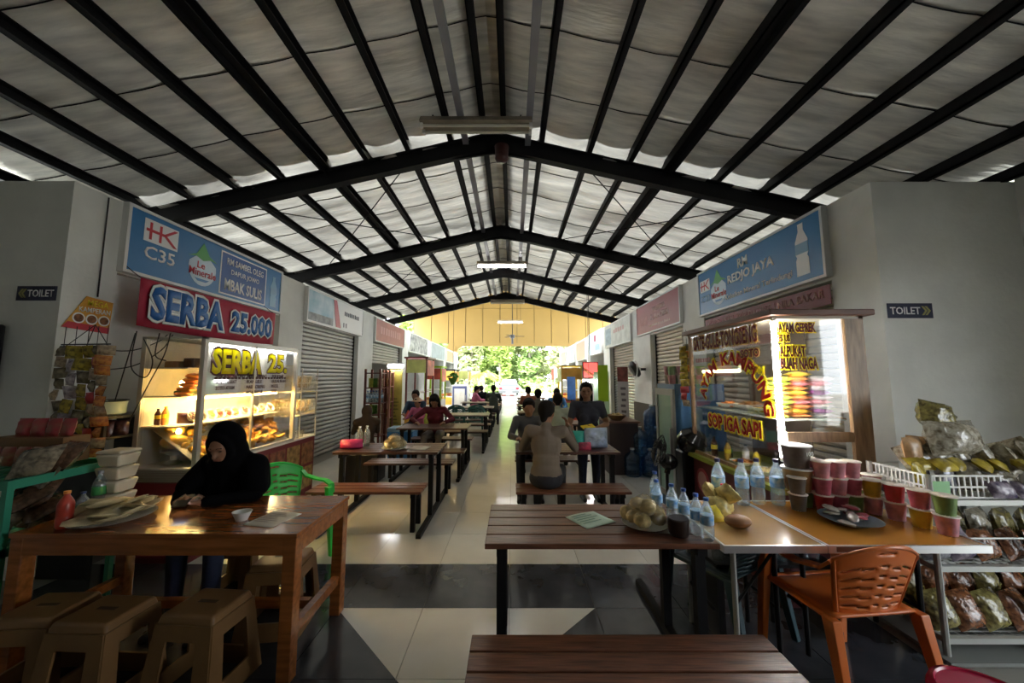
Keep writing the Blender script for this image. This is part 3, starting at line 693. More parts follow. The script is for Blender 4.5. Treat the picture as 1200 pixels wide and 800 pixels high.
# ------------------------------------------------------------------ two folding tables of the stall
def folding(label, x0, x1, y0, y1, m, left=True):
    r = thing('folding_table', label, 'table', (x0, y0, 0)); L = x1-x0; D = y1-y0
    part(r, 'tabletop', MB().box(.012, L-.012, .012, D-.012, .712, .74), m, smooth=0)
    for a in ((0,L,0,.012),(0,L,D-.012,D),(0,.012,.012,D-.012),(L-.012,L,.012,D-.012)): part(r, 'edge_trim', MB().box(*a, .705, .742), M_alu, smooth=0)
    for a in (.10, L-.06):
        for b in (.10 if a < .2 and left else .32, D-.08): part(r, 'leg', MB().cyl((a, b, .71), (a, b, 0), .014, n=8), mat('pale_grey_tube', (.5,.5,.46), .4, .3) if left and a < .2 else M_steel)
        part(r, 'crossbar', MB().cyl((a, .32, .25), (a, D-.08, .25), .010, n=8), M_steel)
    part(r, 'brace', MB().cyl((.10, .10, .40), (.34, .10, .70), .008, n=6), M_steel)
    return r
folding('folding table with a light wood top and metal edge beside the plank table', 1.085, 1.615, 1.95, 2.64, mat('tan_laminate', (.50,.29,.11), .22, var=.12, scale=3, coat=.3))
rr = folding('folding table with an orange-brown top in front of the orange chair', 1.62, 2.46, 1.95, 2.64, mat('amber_laminate', (.50,.21,.03), .25, var=.12, scale=3, coat=.3), False)
rect(rr, 'sticker', .04, .22, .712, .738, -.002, mat('brown_sticker', (.12,.06,.03), .5))
# ------------------------------------------------------------------ small goods: builders
def bottle(label, x, y, z, h=.23, r=.032, lab='blue', cap=None, body=None, group=None, cat='bottle', name='water_bottle', rz=None):
    key = ('b', h, r)
    o = thing(name, label, cat, (x, y, z), 0, group)
    if rz: o.rotation_euler = rz
    bm = body or M_pet
    me = cmesh(('body', h, r, bm.name), lambda: MB().lathe([(r*.8,0),(r,.012),(r*.96,h*.1),(r,h*.16),(r,h*.3),(r*.94,h*.33),(r,h*.36),(r,h*.62),(r*.9,h*.70),(r*.62,h*.80),(r*.36,h*.88),(r*.36,h*.94)], 14), bm, 50)
    obj('body', me, o)
    lm = {'blue': mat('bottle_wrap_blue', (.05,.35,.75), .3, scale=30, col2=(.75,.85,.9)), 'red': M_red, 'green': mat('bottle_wrap_green', (.05,.3,.08), .4), 'yellow': M_yel, None: None}[lab]
    if lm: obj('wrapper', cmesh(('wrapper', h, r, lm.name), lambda: MB().lathe([(r*1.02,h*.38),(r*1.02,h*.60)], 14), lm, 50), o)
    cm = cap or mat('cap_blue', (.03,.12,.45), .4)
    obj('cap', cmesh(('cap', h, r, cm.name), lambda: MB().cyl((0,0,h*.93), (0,0,h), r*.42, n=10), cm, 50), o)
    return o
def bag(label, loc, w, h, d, m, rot=(0,0,0), group=None, cat='snack bag', name='snack_bag', key=None):
    key = ('pillow', w, h, d, m.name)
    def mk():
        b = MB(); q = random.Random(hash((w, h, d)) & 255)
        def f(sg):
            ph = [[q.uniform(.75, 1.1) for _ in range(9)] for _ in range(9)]
            def g(u, v):
                x = 2*u-1; z = 2*v-1; t = (max(0, 1-abs(x)**2.4)*max(0, 1-abs(z)**3))**.6
                return (x*w/2*(1-.05*t*abs(z)), sg*d/2*t*ph[int(u*8)][int(v*8)], h/2+z*h/2)
            return g
        b.grid(f(-1), 8, 8)
        b.grid(f(1), 8, 8); return b
    o = obj(name, cmesh(key, mk, m, 60), None, loc, rot)
    return tag(o, label, cat, group)
def bowlmesh(r, h): return MB().lathe([(r*.5,0),(r*.85,h*.5),(r,h),(r*.93,h),(r*.78,h*.5),(r*.4,h*.12),(0,h*.10)], 20)
def heap(r, h, n, sz, seed): # rough food heap
    b = MB(); q = random.Random(seed)
    for i in range(n):
        a = q.uniform(0, 6.28); t = math.sqrt(q.random())*r*.85; M = Euler((q.uniform(-.6,.6), q.uniform(-.6,.6), q.uniform(0,6))).to_matrix()
        b.ell((t*math.cos(a), t*math.sin(a), h*(1-(t/r)**2)*q.uniform(.5,1)), (sz, sz*.7, sz*.45), 7, 5, M)
    return b
def bowl(label, loc, r, h, food, rot=(0,0,0), dish=None, group=None, cat='bowl', name='food_bowl', sz=None, seed=1):
    o = thing(name, label, cat, loc, 0, group); o.rotation_euler = rot
    dm = dish or M_white
    obj('dish', cmesh(('dish', r, h, dm.name), lambda: bowlmesh(r, h), dm, 50), o)
    f = obj('food', cmesh(('food', r, h, food.name, seed), lambda: heap(r*.85, h*.9, 26, sz or r*.24, seed), food, 60), o, (0, 0, h*.35)); f['kind'] = 'stuff'
    return o
F_yel = mat('fried_yellow', (.72,.45,.05), .6, var=.4, scale=40)
F_gold = mat('fried_gold', (.62,.33,.06), .6, var=.4, scale=30)
F_org = mat('prawn_orange', (.80,.28,.06), .5, var=.3, scale=40)
F_grn = mat('leaf_green', (.10,.28,.04), .6, var=.5, scale=30)
F_lime = mat('pale_lettuce', (.55,.62,.10), .6, var=.4, scale=25)
F_brn = mat('stew_brown', (.10,.035,.015), .4, var=.5, scale=40)
F_red = mat('sambal_red', (.40,.06,.02), .4, var=.4, scale=40)
F_crk = mat('cracker_cream', (.62,.47,.20), .6, var=.4, scale=30, bump=.5, bscale=30)
def lamp_tube(r, p, q, m=M_lit, rad=.014, name='tube'): return part(r, name, MB().cyl(p, q, rad, n=10), m, smooth=60)
M_galu = mat('cabinet_aluminium', (.60,.57,.50), .35, .5)
M_laminate = mat('white_laminate', (.78,.76,.70), .4)
# ------------------------------------------------------------------ left glass cabinet, lit yellow
X0, X1, Y0, Y1, ZB, ZT = -3.38, -2.80, 3.30, 4.76, .80, 1.97
r = thing('food_counter', 'maroon picture-printed counter under the yellow-lit cabinet', 'counter', (X1, Y0, 0), LEFT)
# local: x along +Y, -y towards the aisle
part(r, 'body', MB().box(0, 1.95, .0, .58, 0, .78), mat('counter_red', (.16,.015,.02), .5), smooth=0)
part(r, 'top_board', MB().box(0, 1.95, -.01, .59, .78, .80), M_laminate, smooth=0)
q = random.Random(5)
for i in range(6):
    for j in range(2):
        rect(r, 'food_picture', .06+.315*i, .34+.315*i, .12+.32*j, .40+.32*j, -.006, mat('food_print_%s' % 'abc'[(i+j) % 3], [(.35,.16,.07),(.28,.10,.05),(.40,.26,.10)][(i+j) % 3], .5, var=.7, scale=14), .005)
        rect(r, 'picture_border', .05+.315*i, .35+.315*i, .11+.32*j, .41+.32*j, -.003, M_maroon, .003)
r2_ = thing('grille_band', 'grey ribbed vent band across the end of the yellow-lit counter', 'vent', (X0, Y0, .68))
for k in range(7): part(r2_, 'rib', MB().box(0, .58, -.012, 0, .002+.016*k, .013+.016*k), mat('rib_grey', (.40,.38,.33), .5), smooth=0)
r3 = thing('counter_end_panel', 'dark red end panel with a pale swirl below the ribbed vent band', 'panel', (X0, Y0, .05))
rect(r3, 'sheet', 0, .58, 0, .62, -.006, mat('end_red', (.24,.015,.02), .45), .006)
part(r3, 'swirl', MB().tube([(.10,-.008,.36),(.14,-.008,.45),(.19,-.008,.42),(.16,-.008,.34),(.12,-.008,.30),(.22,-.008,.30),(.27,-.008,.40)], .012, 6), mat('swirl_pink', (.6,.4,.36), .5))
part(r3, 'swirl', MB().tube([(.36,-.008,.44),(.42,-.008,.48),(.50,-.008,.46)], .012, 6), MATS['swirl_pink'])
r = thing('glass_cabinet', 'tall glass snack cabinet glowing yellow with SERBA 25 lettering', 'display cabinet', (X1, Y0, ZB), LEFT)
L = Y1-Y0; D = .58; H = ZT-ZB
for a in (0, L-.04):
    for b in (0, D-.04): part(r, 'corner_post', MB().box(a, a+.04, b, b+.04, 0, H), M_galu, smooth=0)
part(r, 'corner_post', MB().box(.66, .68, 0, .02, 0, H), M_galu, smooth=0)
part(r, 'roof_board', MB().box(0, L, 0, D, H-.02, H), M_galu, smooth=0)
for z in (0, H-.05): part(r, 'rail', MB().box(.04, L-.04, 0, .03, z, z+.03), M_galu, smooth=0)
part(r, 'back_board', MB().box(.04, L-.04, D-.03, D-.015, 0, H-.02), M_laminate, smooth=0)
for z in (.36, .63, .89): part(r, 'shelf', MB().box(.02, L-.03, .20 if z < .8 else .16, D-.03, z-.012, z), M_laminate, smooth=0)
part(r, 'pane', MB().box(.04, .66, .012, .016, .03, H-.05), M_glass, smooth=0); part(r, 'pane', MB().box(.68, L-.04, .012, .016, .03, H-.05), M_glass, smooth=0)
part(r, 'pane', MB().box(.012, .016, .04, D-.04, .03, H-.02), M_glass, smooth=0); part(r, 'pane', MB().box(L-.016, L-.012, .04, D-.04, .03, H-.02), M_glass, smooth=0)
part(r, 'menu_board', MB().box(.08, L-.10, .10, .106, .64, H-.03), mat('menu_board_white', (.80,.82,.84), .5), smooth=0)
M_ser = vinyl(mat('letter_yellow', (.80,.64,.02), .45))
txt2(r, 'SERBA', .10, .78, H-.34, H-.09, .008, M_ser, mat('letter_shadow_maroon', (.10,.02,.02), .5), grow=.07, bold=.05)
txt2(r, '25.', .88, 1.24, H-.32, H-.10, .008, M_ser, MATS['letter_shadow_maroon'], grow=.05, bold=.04)
mi = mat('menu_ink', (.05,.012,.012), .6)
worn(r, .14, 1.24, H-.39, H-.365, .006, mi, 22)
for i, row in enumerate((('PINDANG BALUNG', 'SATE KAMBING', 'SOP AYAM'), ('SOTO BABAT', 'IKAN LELE', 'GULAI IKAN'), ('SOTO AYAM', 'NASI GORENG', 'PECEL'), ('', 'AYAM BAKAR', 'GADO'))):
    for j, s in enumerate(row):
        if s: txt(r, s, .16+.40*j, .16+.40*j+.036*len(s)*.72, .815-.058*i-.02, .852-.058*i-.02, .006, mi, bold=.03)
lamp_tube(r, (.06, .055, H-.045), (L-.06, .055, H-.045)); lamp_tube(r, (.10, .20, .60), (L-.1, .20, .60), M_warm, .008, 'warm_tube')
part(r, 'bulb', MB().ell((.14, .30, .74), (.028,.028,.035)), M_warm); part(r, 'bulb', MB().ell((.14, .30, .30), (.022,.022,.028)), M_warm)
l = bpy.data.lights.new('cabinet_glow', 'AREA'); l.shape = 'RECTANGLE'; l.size = 1.3; l.size_y = .10; l.energy = 9; l.color = (1, .66, .22)
lo = bpy.data.objects.new('cabinet_glow', l); COL.objects.link(lo); lo.parent = r; lo.location = (L/2, .16, .62); 
# contents
q = random.Random(11); n = 0
for i in range(6):
    bowl('small dish of %s, number %s in the row behind the cabinet glass' % (['dark stew','brown meat','dark greens','red sauce','red chilli','orange sauce'][i], ['one','two','three','four','five','six'][i]), (X1-.20, Y0+.13+.105*i, ZB+.42), .055, .045, [F_brn, F_brn, F_grn, F_red, F_red, F_org][i], (0, 1.0, 0), M_white, 'row of small dishes on the middle shelf', seed=i)
for i in range(4):
    bowl('small dish of stew in the far half of the cabinet row', (X1-.20, Y0+.80+.14*i, ZB+.42), .055, .04, [F_brn, F_org, F_red, F_brn][i], (0, 1.0, 0), M_white, 'small dishes in the far half of the cabinet', seed=i)
fm = {}
for i in range(170):                                     # heaps of fritters on the cabinet floor
    u = q.random(); yy = Y0+.10+1.28*u; d = q.random()**1.2; xx = X1-.06-.36*d
    big = u > .52
    key = ('fritter', i % 6, big)
    m = F_gold if big else F_yel
    me = cmesh(key, lambda: MB().ell((0,0,0), (.055,.038,.018) if big else (.036,.030,.022), 9, 6, None, .16), m, 70)
    o = obj('fritter', me, None, (xx, yy, ZB+.05+.27*d+.06*q.random()), (q.uniform(-.4,.4), q.uniform(.2,.9), q.uniform(0,6)))
    tag(o, 'flat golden fritter heaped in the far half of the lit cabinet' if big else 'knobbly yellow fritter heaped in the near half of the lit cabinet', 'fritter', 'golden fritters in the lit cabinet' if big else 'yellow fritters in the lit cabinet')
for yy0, yy1, nm in ((Y0+.06, Y0+.72, 'sloped steel tray under the yellow fritters'), (Y0+.74, Y1-.06, 'sloped steel tray under the golden fritters')):
    b = MB(); b.add([(X1-.03, yy0, ZB+.01), (X1-.47, yy0, ZB+.33), (X1-.47, yy1, ZB+.33), (X1-.03, yy1, ZB+.01)], [(0,1,2,3)]); tag(b.build('food_tray', M_alu, thick=.01), nm, 'tray')
for i in range(7):
    m = [F_grn, F_lime, F_lime, F_lime, F_red, F_org, F_grn][i]
    o = heap(.085, .08, 22, .030, 30+i).build('salad_heap', m, smooth=60, loc=(X1-.28, Y0+.16+.19*i, ZB+.635))
    tag(o, ['dark greens', 'pale lettuce', 'yellow-green lettuce', 'bright yellow blossoms', 'red chillies', 'orange carrots', 'green beans'][i] + ' heaped on the upper shelf behind the cabinet glass', 'vegetables', None, 'stuff')
for i, (dx, z, m, w, h, lb) in enumerate(((.22,.89,F_brn,.10,.09,'dark brown carton on the top shelf inside the lit cabinet'),(.38,.89,mat('wood_box', (.45,.26,.10), .6),.13,.06,'flat wooden box on the top shelf inside the lit cabinet'))):
    MBb = MB().box(-w/2, w/2, -.05, .05, 0, h); tag(MBb.build('carton', m, loc=(X1-dx, Y0+.14, ZB+z), smooth=0, bevel=.006), lb, 'box')
for i in range(5):
    bag(['orange snack packet at the lit bulb, bottom of the stack', 'orange snack packet at the lit bulb, second in the stack', 'orange snack packet at the lit bulb, third in the stack', 'orange snack packet at the lit bulb, fourth in the stack', 'orange snack packet at the lit bulb, topmost in the stack'][i], (X1-.26, Y0+.16+.01*i, ZB+.64+.042*i), .13, .10, .05, M_org, (math.pi/2-.1, 0, .2*i))
bottle('orange sauce bottle inside the lit cabinet end', X1-.42, Y0+.12, ZB+.36, .17, .028, 'yellow', M_yel, F_org, name='sauce_bottle')
bottle('dark soy bottle inside the lit cabinet end', X1-.49, Y0+.12, ZB+.36, .15, .025, 'yellow', M_black, F_brn, name='sauce_bottle')
bag('dark wrapped packet on the third shelf inside the lit cabinet end', (X1-.25, Y0+.14, ZB+.37), .16, .10, .06, mat('dark_purple_wrap', (.06,.02,.06), .3), (0, 0, 0))
b = MB(); b.ell((0,0,0), (.13,.08,.065), 16, 10); o = b.build('yellow_melon', mat('melon_yellow', (.75,.50,.08), .45), loc=(X1-.34, Y0+.16, ZB+.20)); tag(o, 'yellow melon lying on a stand in the bottom of the lit cabinet end', 'melon')
o = MB().lathe([(.07,0),(.03,.03),(.03,.07),(.10,.115),(.09,.12),(.0,.1)], 14).build('melon_stand', M_alu, loc=(X1-.34, Y0+.16, ZB+.01)); tag(o, 'steel pedestal dish below the yellow melon', 'dish')
# wire basket rack and cups on the far end of the counter
r = thing('wire_basket_rack', 'white wire basket rack with crackers beside the lit cabinet', 'rack', (X1+.02, 4.86, .80), LEFT)
M_wire = mat('white_wire', (.75,.70,.58), .4)
def hexbasket(x, y, z, w, d, h):
    def ring(t): e = 1-.0*t; s = .06*math.sin(t*math.pi); return [(x-w/2-s, y-d/2, z+h*t), (x+w/2+s, y-d/2, z+h*t), (x+w/2+s, y+d/2, z+h*t), (x-w/2-s, y+d/2, z+h*t)]
    b = MB()
    for t in (0, .5, 1): b.tube(ring(t), .005, 5, True)
    for k in range(13):
        u = k/12
        for yy in (-d/2, d/2): b.tube([(x+(2*u-1)*(w/2+(.06 if t == .5 else 0)), y+yy, z+h*t) for t in (0, .5, 1)], .003, 4)
    for k in range(6):
        u = k/5; b.tube([(x-w/2, y+(2*u-1)*d/2, z), (x+w/2, y+(2*u-1)*d/2, z)], .003, 4)
        for s in (-1, 1): b.tube([(x+s*(w/2+.06*(t == .5)), y+(2*u-1)*d/2, z+h*t) for t in (0,.5,1)], .003, 4)
    return b
for nm, a in (('basket', (.16,.12,.30,.30,.22,.20)), ('basket', (.16,.12,.62,.30,.22,.20)), ('basket', (.16,.42,.30,.30,.22,.20)), ('basket', (.16,.42,.62,.30,.22,.20))): part(r, nm, hexbasket(*a), M_wire, smooth=80)
fr = MB()
for xx in (-.03, .35):
    for yy in (.0, .54): fr.cyl((xx, yy, 0), (xx, yy, .92), .008, n=6)
    fr.cyl((xx, 0, .60), (xx, .54, .60), .006, n=5); fr.cyl((xx, 0, .29), (xx, .54, .29), .006, n=5)
part(r, 'stand', fr, M_wire)
for i, (dx, dy, dz) in enumerate(((.12,.16,.66),(.42,.16,.66),(.12,.16,.34),(.42,.16,.34))):
    for k in range(4):
        o = bag('clear bag of cream crackers in the wire basket rack', (X1+.02-dx+.06*(k % 2)-.03, 4.90+dy+.05*(k//2), .80+dz), .13, .17, .07, mat('cracker_bag', (.66,.50,.26), .35, var=.5, scale=30), (.2*(k-1.5), .1*k, 1.4+.3*k), 'cracker bags in the wire baskets')
for i in range(9):
    o = MB().lathe([(.03,0),(.042,.09),(.044,.092),(.040,.088),(.028,.004),(0,.003)], 14).build('plastic_cup', M_film, loc=(X1-.06-.10*(i % 3), 4.82+.10*(i//3)*.9, .80)); tag(o, 'clear plastic cup standing at the far end of the lit counter', 'cup', 'clear cups by the wire basket rack')
# ------------------------------------------------------------------ right stew stall cabinet
X0, X1, Y0, Y1, ZB, ZT = 1.96, 2.64, 2.70, 4.02, .80, 2.06
r = thing('stall_counter', 'dark red counter with a green edge under the stew cabinet', 'counter', (X0, Y1, 0), RIGHT)
part(r, 'body', MB().box(0, 1.32, 0, .68, 0, .76), mat('counter_dark_red', (.12,.02,.02), .5), smooth=0)
part(r, 'top_board', MB().box(-.02, 1.33, -.05, .69, .76, .80), mat('green_yellow_edge', (.30,.34,.05), .4), smooth=0)
disc(r, 'round_emblem', .18, .55, .12, -.006, mat('emblem_red', (.35,.04,.05), .5), d=.006); disc(r, 'round_emblem', .18, .55, .085, -.009, mat('emblem_pink', (.55,.30,.28), .5), d=.004)
r = thing('stew_cabinet', 'wood-framed glass cabinet lettered with stew dishes, lit by a vertical tube', 'display cabinet', (X0, Y1, ZB), RIGHT)
L = Y1-Y0; D = X1-X0; H = ZT-ZB
M_oak = mat('honey_frame_wood', (.34,.21,.11), .45, var=.4, scale=5, stretch=(6,6,1))
M_cor = mat('brown_cornice', (.16,.065,.04), .5, var=.3, scale=5)
for a in (0, L-.03):
    for b in (0, D-.035):
        if a == 0 or b > 0: part(r, 'corner_post', MB().box(a, a+.03, b, b+.035, 0, H), M_oak, smooth=0)
part(r, 'cornice', MB().box(-.04, L+.05, -.05, D+.05, H, H+.045), M_cor, smooth=0, bevel=.008)
part(r, 'roof_board', MB().box(0, L, 0, D, H-.02, H), mat('cabinet_lining', (.50,.47,.38), .5), smooth=0)
part(r, 'stile', MB().box(L-.03, L, D-.14, D-.035, 0, H-.02), M_oak, smooth=0); part(r, 'rail', MB().box(L-.028, L-.002, .05, D-.145, .33, .40), M_oak, smooth=0); part(r, 'rail', MB().box(L-.028, L-.002, .03, D-.145, 0, .03), M_oak, smooth=0)
part(r, 'rail', MB().box(0, L-.03, 0, .03, 0, .03), M_oak, smooth=0)
part(r, 'shelf', MB().box(.03, L-.04, .05, D-.16, .478, .49), mat('glass_shelf', (.55,.62,.60), .2), smooth=0)
part(r, 'back_board', MB().box(.03, L-.50, D-.05, D-.04, 0, H-.02), mat('cabinet_back', (.12,.09,.07), .6), smooth=0)
part(r, 'pane', MB().box(.03, L-.045, .010, .014, .03, H-.02), M_glass, smooth=0); part(r, 'pane', MB().box(L-.016, L-.012, .045, D-.035, .40, H-.02), M_glass, smooth=0); part(r, 'pane', MB().box(L-.016, L-.012, .035, D-.14, .03, .33), M_glass, smooth=0)
def yx(y): return Y1-y
M_let = mat('letter_dark_red', (.16,.01,.01), .5); M_ly = vinyl(mat('letter_glow_yellow', (.80,.60,.04), .5)); M_tan2 = vinyl(mat('letter_tan', (.55,.38,.14), .5))
txt2(r, 'SATE-GULE-TONGSENG', yx(3.91), yx(2.90), 1.085, 1.225, .006, M_let, M_tan2, grow=.10, bold=.035)
txt2(r, 'SOTO', yx(3.12), yx(2.88), .965, 1.035, .006, M_let, M_tan2, grow=.1, bold=.035)
txt2(r, 'AYAM', yx(3.06), yx(2.84), .83, .885, .006, M_ser, M_ly, grow=.08)
worn(r, yx(3.88), yx(3.60), .955, 1.0, .006, mat('rose_letters', (.45,.14,.14), .5), 6)
ac = (yx(3.30), 1.285-ZB, .43)
M_lr = vinyl(mat('letter_red', (.42,.015,.01), .5), .3)
for s, a0, a1 in (('AYAM', 168, 116), ('KAMPUNG', 104, 2)):
    a0, a1 = math.radians(a0), math.radians(a1)
    txt(r, s, 0, 1, -.010, .125, .009, M_ly, arc=(ac[0], ac[1], ac[2], a0+.02, a1-.02), bold=.04, ring=.038, name='letter_outline'); txt(r, s, 0, 1, 0, .115, .006, M_lr, arc=(*ac, a0, a1), bold=.035)
txt2(r, 'SOP IGA SAPI', yx(3.69), yx(2.92), .315, .445, .006, M_lr, M_ly, grow=.13, bold=.04)
# lettering on the end pane (faces the viewer)
e = thing('end_lettering', 'yellow-edged dish names on the end pane of the stew cabinet, beside the vertical tube', 'lettering', (X0, Y0, ZB))
for s, a, b, z0, z1 in (('AYAM GEPREK', .0, .315, 1.137, 1.207), ('ES JUS', .0, .115, 1.05, 1.12), ('ALPUKAT', .0, .225, .952, 1.035), ('BUAH NAGA', .0, .31, .86, .946)): txt2(e, s, .035+a, b, z0, z1, -.004, M_let, M_ly, grow=.12, bold=.035)
lt = thing('tube_light', 'bright vertical tube light at the corner of the stew cabinet', 'light', (X0+.022, Y0+.022, 1.02))
lamp_tube(lt, (0,0,0), (0,0,1.0), M_tubev, .016); part(lt, 'end_cap', MB().cyl((0,0,-.03),(0,0,0),.018), M_white); part(lt, 'end_cap', MB().cyl((0,0,1.0),(0,0,1.025),.018), M_white)
lt = thing('tube_light', 'short horizontal tube light behind the far pane of the stew cabinet', 'light', (X0+.10, 3.3, 1.66))
lamp_tube(lt, (0,0,0), (0,.62,0), mat('warm_tube', (1,.9,.6), .4, emit=3, ecol=(1,.86,.5)), .014); part(lt, 'holder', MB().box(-.02,.02,-.02,.64,.014,.05), M_white, smooth=0)
q = random.Random(4)
# inside: prawns, leafy bowl, packets
bowl('bowl of orange prawns on the glass shelf of the stew cabinet', (X0+.24, 3.72, 1.292), .12, .05, F_org, sz=.03, seed=9)
bowl('wide bowl of brown fried chicken on the glass shelf of the stew cabinet', (X0+.26, 3.42, 1.292), .14, .06, mat('fried_brown', (.35,.17,.05), .6, var=.5, scale=20), sz=.05, seed=10)
bowl('bowl of yellow tofu on the glass shelf of the stew cabinet', (X0+.22, 3.14, 1.292), .11, .05, F_yel, sz=.035, seed=12)
PK = [mat('pack_yellow', (.75,.60,.08), .4), mat('pack_orange', (.75,.28,.10), .4), mat('pack_white', (.75,.72,.74), .4), mat('pack_purple', (.30,.06,.30), .4), mat('pack_green', (.40,.60,.10), .4), mat('pack_rose', (.75,.30,.36), .4)]
for c, (xx, yy, n, cols) in enumerate(((2.10, 2.90, 9, (0,1,0,4)), (2.26, 2.92, 10, (1,0,1,5)), (2.44, 2.92, 9, (2,3,2,5)))):
    for k in range(n):
        m = PK[cols[k % 4]]
        bag('flat drink sachet bundle in the %s stack behind the end pane' % ['yellow', 'orange and yellow', 'white and purple'][c], (xx+q.uniform(-.02,.02), yy+.05, 1.30+.036*k), .15, .12, .04, m, (math.pi/2, 0, q.uniform(-.3,.3)), 'sachet bundles in the %s stack' % ['yellow', 'orange and yellow', 'white and purple'][c], 'packet', 'sachet_bundle')
MBk = MB().box(2.02, 2.56, 2.82, 3.02, 1.275, 1.29); tag(MBk.build('display_shelf', M_oak, smooth=0), 'narrow wooden shelf carrying the sachet stacks in the stew cabinet', 'shelf')
for i, (xx, yy, h, lb, bm, t) in enumerate(((2.06,3.78,.2,'yellow',F_brn,'tall dark sauce bottle at the far end in the stew cabinet'),(2.16,3.70,.16,'green',M_pet,'clear squat bottle at the far end in the stew cabinet'),(2.10,3.62,.18,'yellow',mat('oil', (.6,.38,.05), .3),'yellow oil bottle in the stew cabinet'),(2.2,3.5,.17,None,M_white,'white sauce bottle in the stew cabinet'),(2.18,3.32,.15,'yellow',M_yel,'short yellow sauce bottle in the stew cabinet'))):
    bottle(t, xx, yy, ZB, h, .03, lb, M_black, bm, name='sauce_bottle')
bowl('white plate of orange fritters low in the stew cabinet', (2.12, 3.42, ZB+.005), .11, .035, F_org, seed=14)
bowl('white plate of pale dumplings low in the stew cabinet', (2.12, 3.10, ZB+.005), .12, .035, F_crk, seed=15)
bowl('white plate of rice packets low at the near end of the stew cabinet', (2.15, 2.86, ZB+.005), .11, .035, mat('rice_white', (.7,.66,.6), .6), seed=16)
bag('black plastic parcel low inside the stew cabinet', (2.36, 3.24, ZB+.01), .22, .18, .14, M_black, (0, 0, .4), cat='parcel', name='plastic_parcel')
# ------------------------------------------------------------------ showcase fridge and things past the stew stall
r = thing('showcase_fridge', 'glass-door drinks fridge with a blue side next to the stew cabinet', 'fridge', (1.90, 4.86, 0), RIGHT)
part(r, 'body', MB().box(0, .52, .03, .62, 0, 1.52), mat('fridge_blue', (.035,.12,.28), .4), smooth=0, bevel=.008)
dr = part(r, 'door', MB().box(0,.06,0,.03,.15,1.46).box(.46,.52,0,.03,.15,1.46).box(.06,.46,0,.03,.15,.22).box(.06,.46,0,.03,1.38,1.46), mat('fridge_grey', (.35,.35,.33), .4), smooth=0)
part(dr, 'door_pane', MB().box(.06,.46,.012,.02,.22,1.38), mat('frosted_green_glass', (.30,.46,.36), .25), smooth=0)
part(dr, 'handle', MB().box(.47,.49,-.03,0,.7,1.0), M_alu, smooth=0)
for i, (a, b) in enumerate(((.46,1.30),(.46,1.20))): pass
for k in range(14):
    xx = 1.94+.115*(k % 4); yy = 4.42+.115*((k//4) % 2); zz = 1.52+.108*(k//8)
    o = MB().lathe([(.036,0),(.048,.10),(.05,.105),(.0,.106)], 12).build('noodle_cup', [mat('cup_rose', (.62,.32,.34), .45, var=.3, scale=20), mat('cup_pale', (.70,.62,.55), .5, var=.3, scale=20), mat('cup_green', (.25,.40,.22), .5)][k % 3], loc=(xx, yy, zz)); tag(o, 'small noodle cup stacked on top of the blue fridge', 'cup', 'noodle cups on the blue fridge')
def strip(label, x, y, z1, n, w, h, cols, rz=0, tilt=0, back=False, d=.028, group=None):
    r = thing('sachet_strip', label, 'sachets', (x, y, z1), rz, group)
    q = random.Random(int(abs(x*991+y*77)))
    for k in range(n):
        m = cols[k % len(cols)]
        o = obj('sachet', cmesh(('sachet', w, h, d, m.name), lambda: MB().grid(lambda u, v: ((u-.5)*w, -d*math.sin(u*math.pi)*math.sin(v*math.pi)-.002, (v-1)*h*.97), 5, 5).grid(lambda u, v: ((u-.5)*w, .002+d*.5*math.sin(u*math.pi)*math.sin(v*math.pi), (v-1)*h*.97), 4, 4), m, 60), r, (q.uniform(-.008,.008), q.uniform(-.012,.006), -k*h), (q.uniform(-.28,.28), q.uniform(-.10,.10), q.uniform(-.45,.45)))
    part(r, 'string', MB().tube([(0,0,.0),(0,.0,.16)], .003, 4), M_black)
    return r
K_y = mat('sachet_yellow', (.60,.46,.04), .25, scale=28, col2=(.10,.08,.02)); K_b = mat('sachet_beige', (.60,.48,.30), .3, scale=34, col2=(.16,.10,.06)); K_d = mat('sachet_dark', (.05,.045,.03), .25, scale=26, col2=(.30,.26,.16)); K_w = mat('sachet_white', (.68,.62,.64), .3, scale=36, col2=(.16,.12,.16)); K_o = mat('sachet_orange', (.75,.36,.08), .25, scale=34, col2=(.30,.06,.03)); K_r = mat('sachet_red', (.45,.05,.05), .35, var=.4, scale=20)
strip('yellow sachet strip hanging at the far corner of the stew cabinet', 1.93, 4.08, 1.95, 9, .09, .075, [K_y, K_y, K_y, K_y, K_y, K_y, K_r, K_r, K_b], RIGHT+.6)
strip('dark sachet strip hanging beside the yellow one at the stew cabinet', 1.99, 4.12, 1.98, 6, .08, .08, [K_d, K_o], RIGHT+.6)
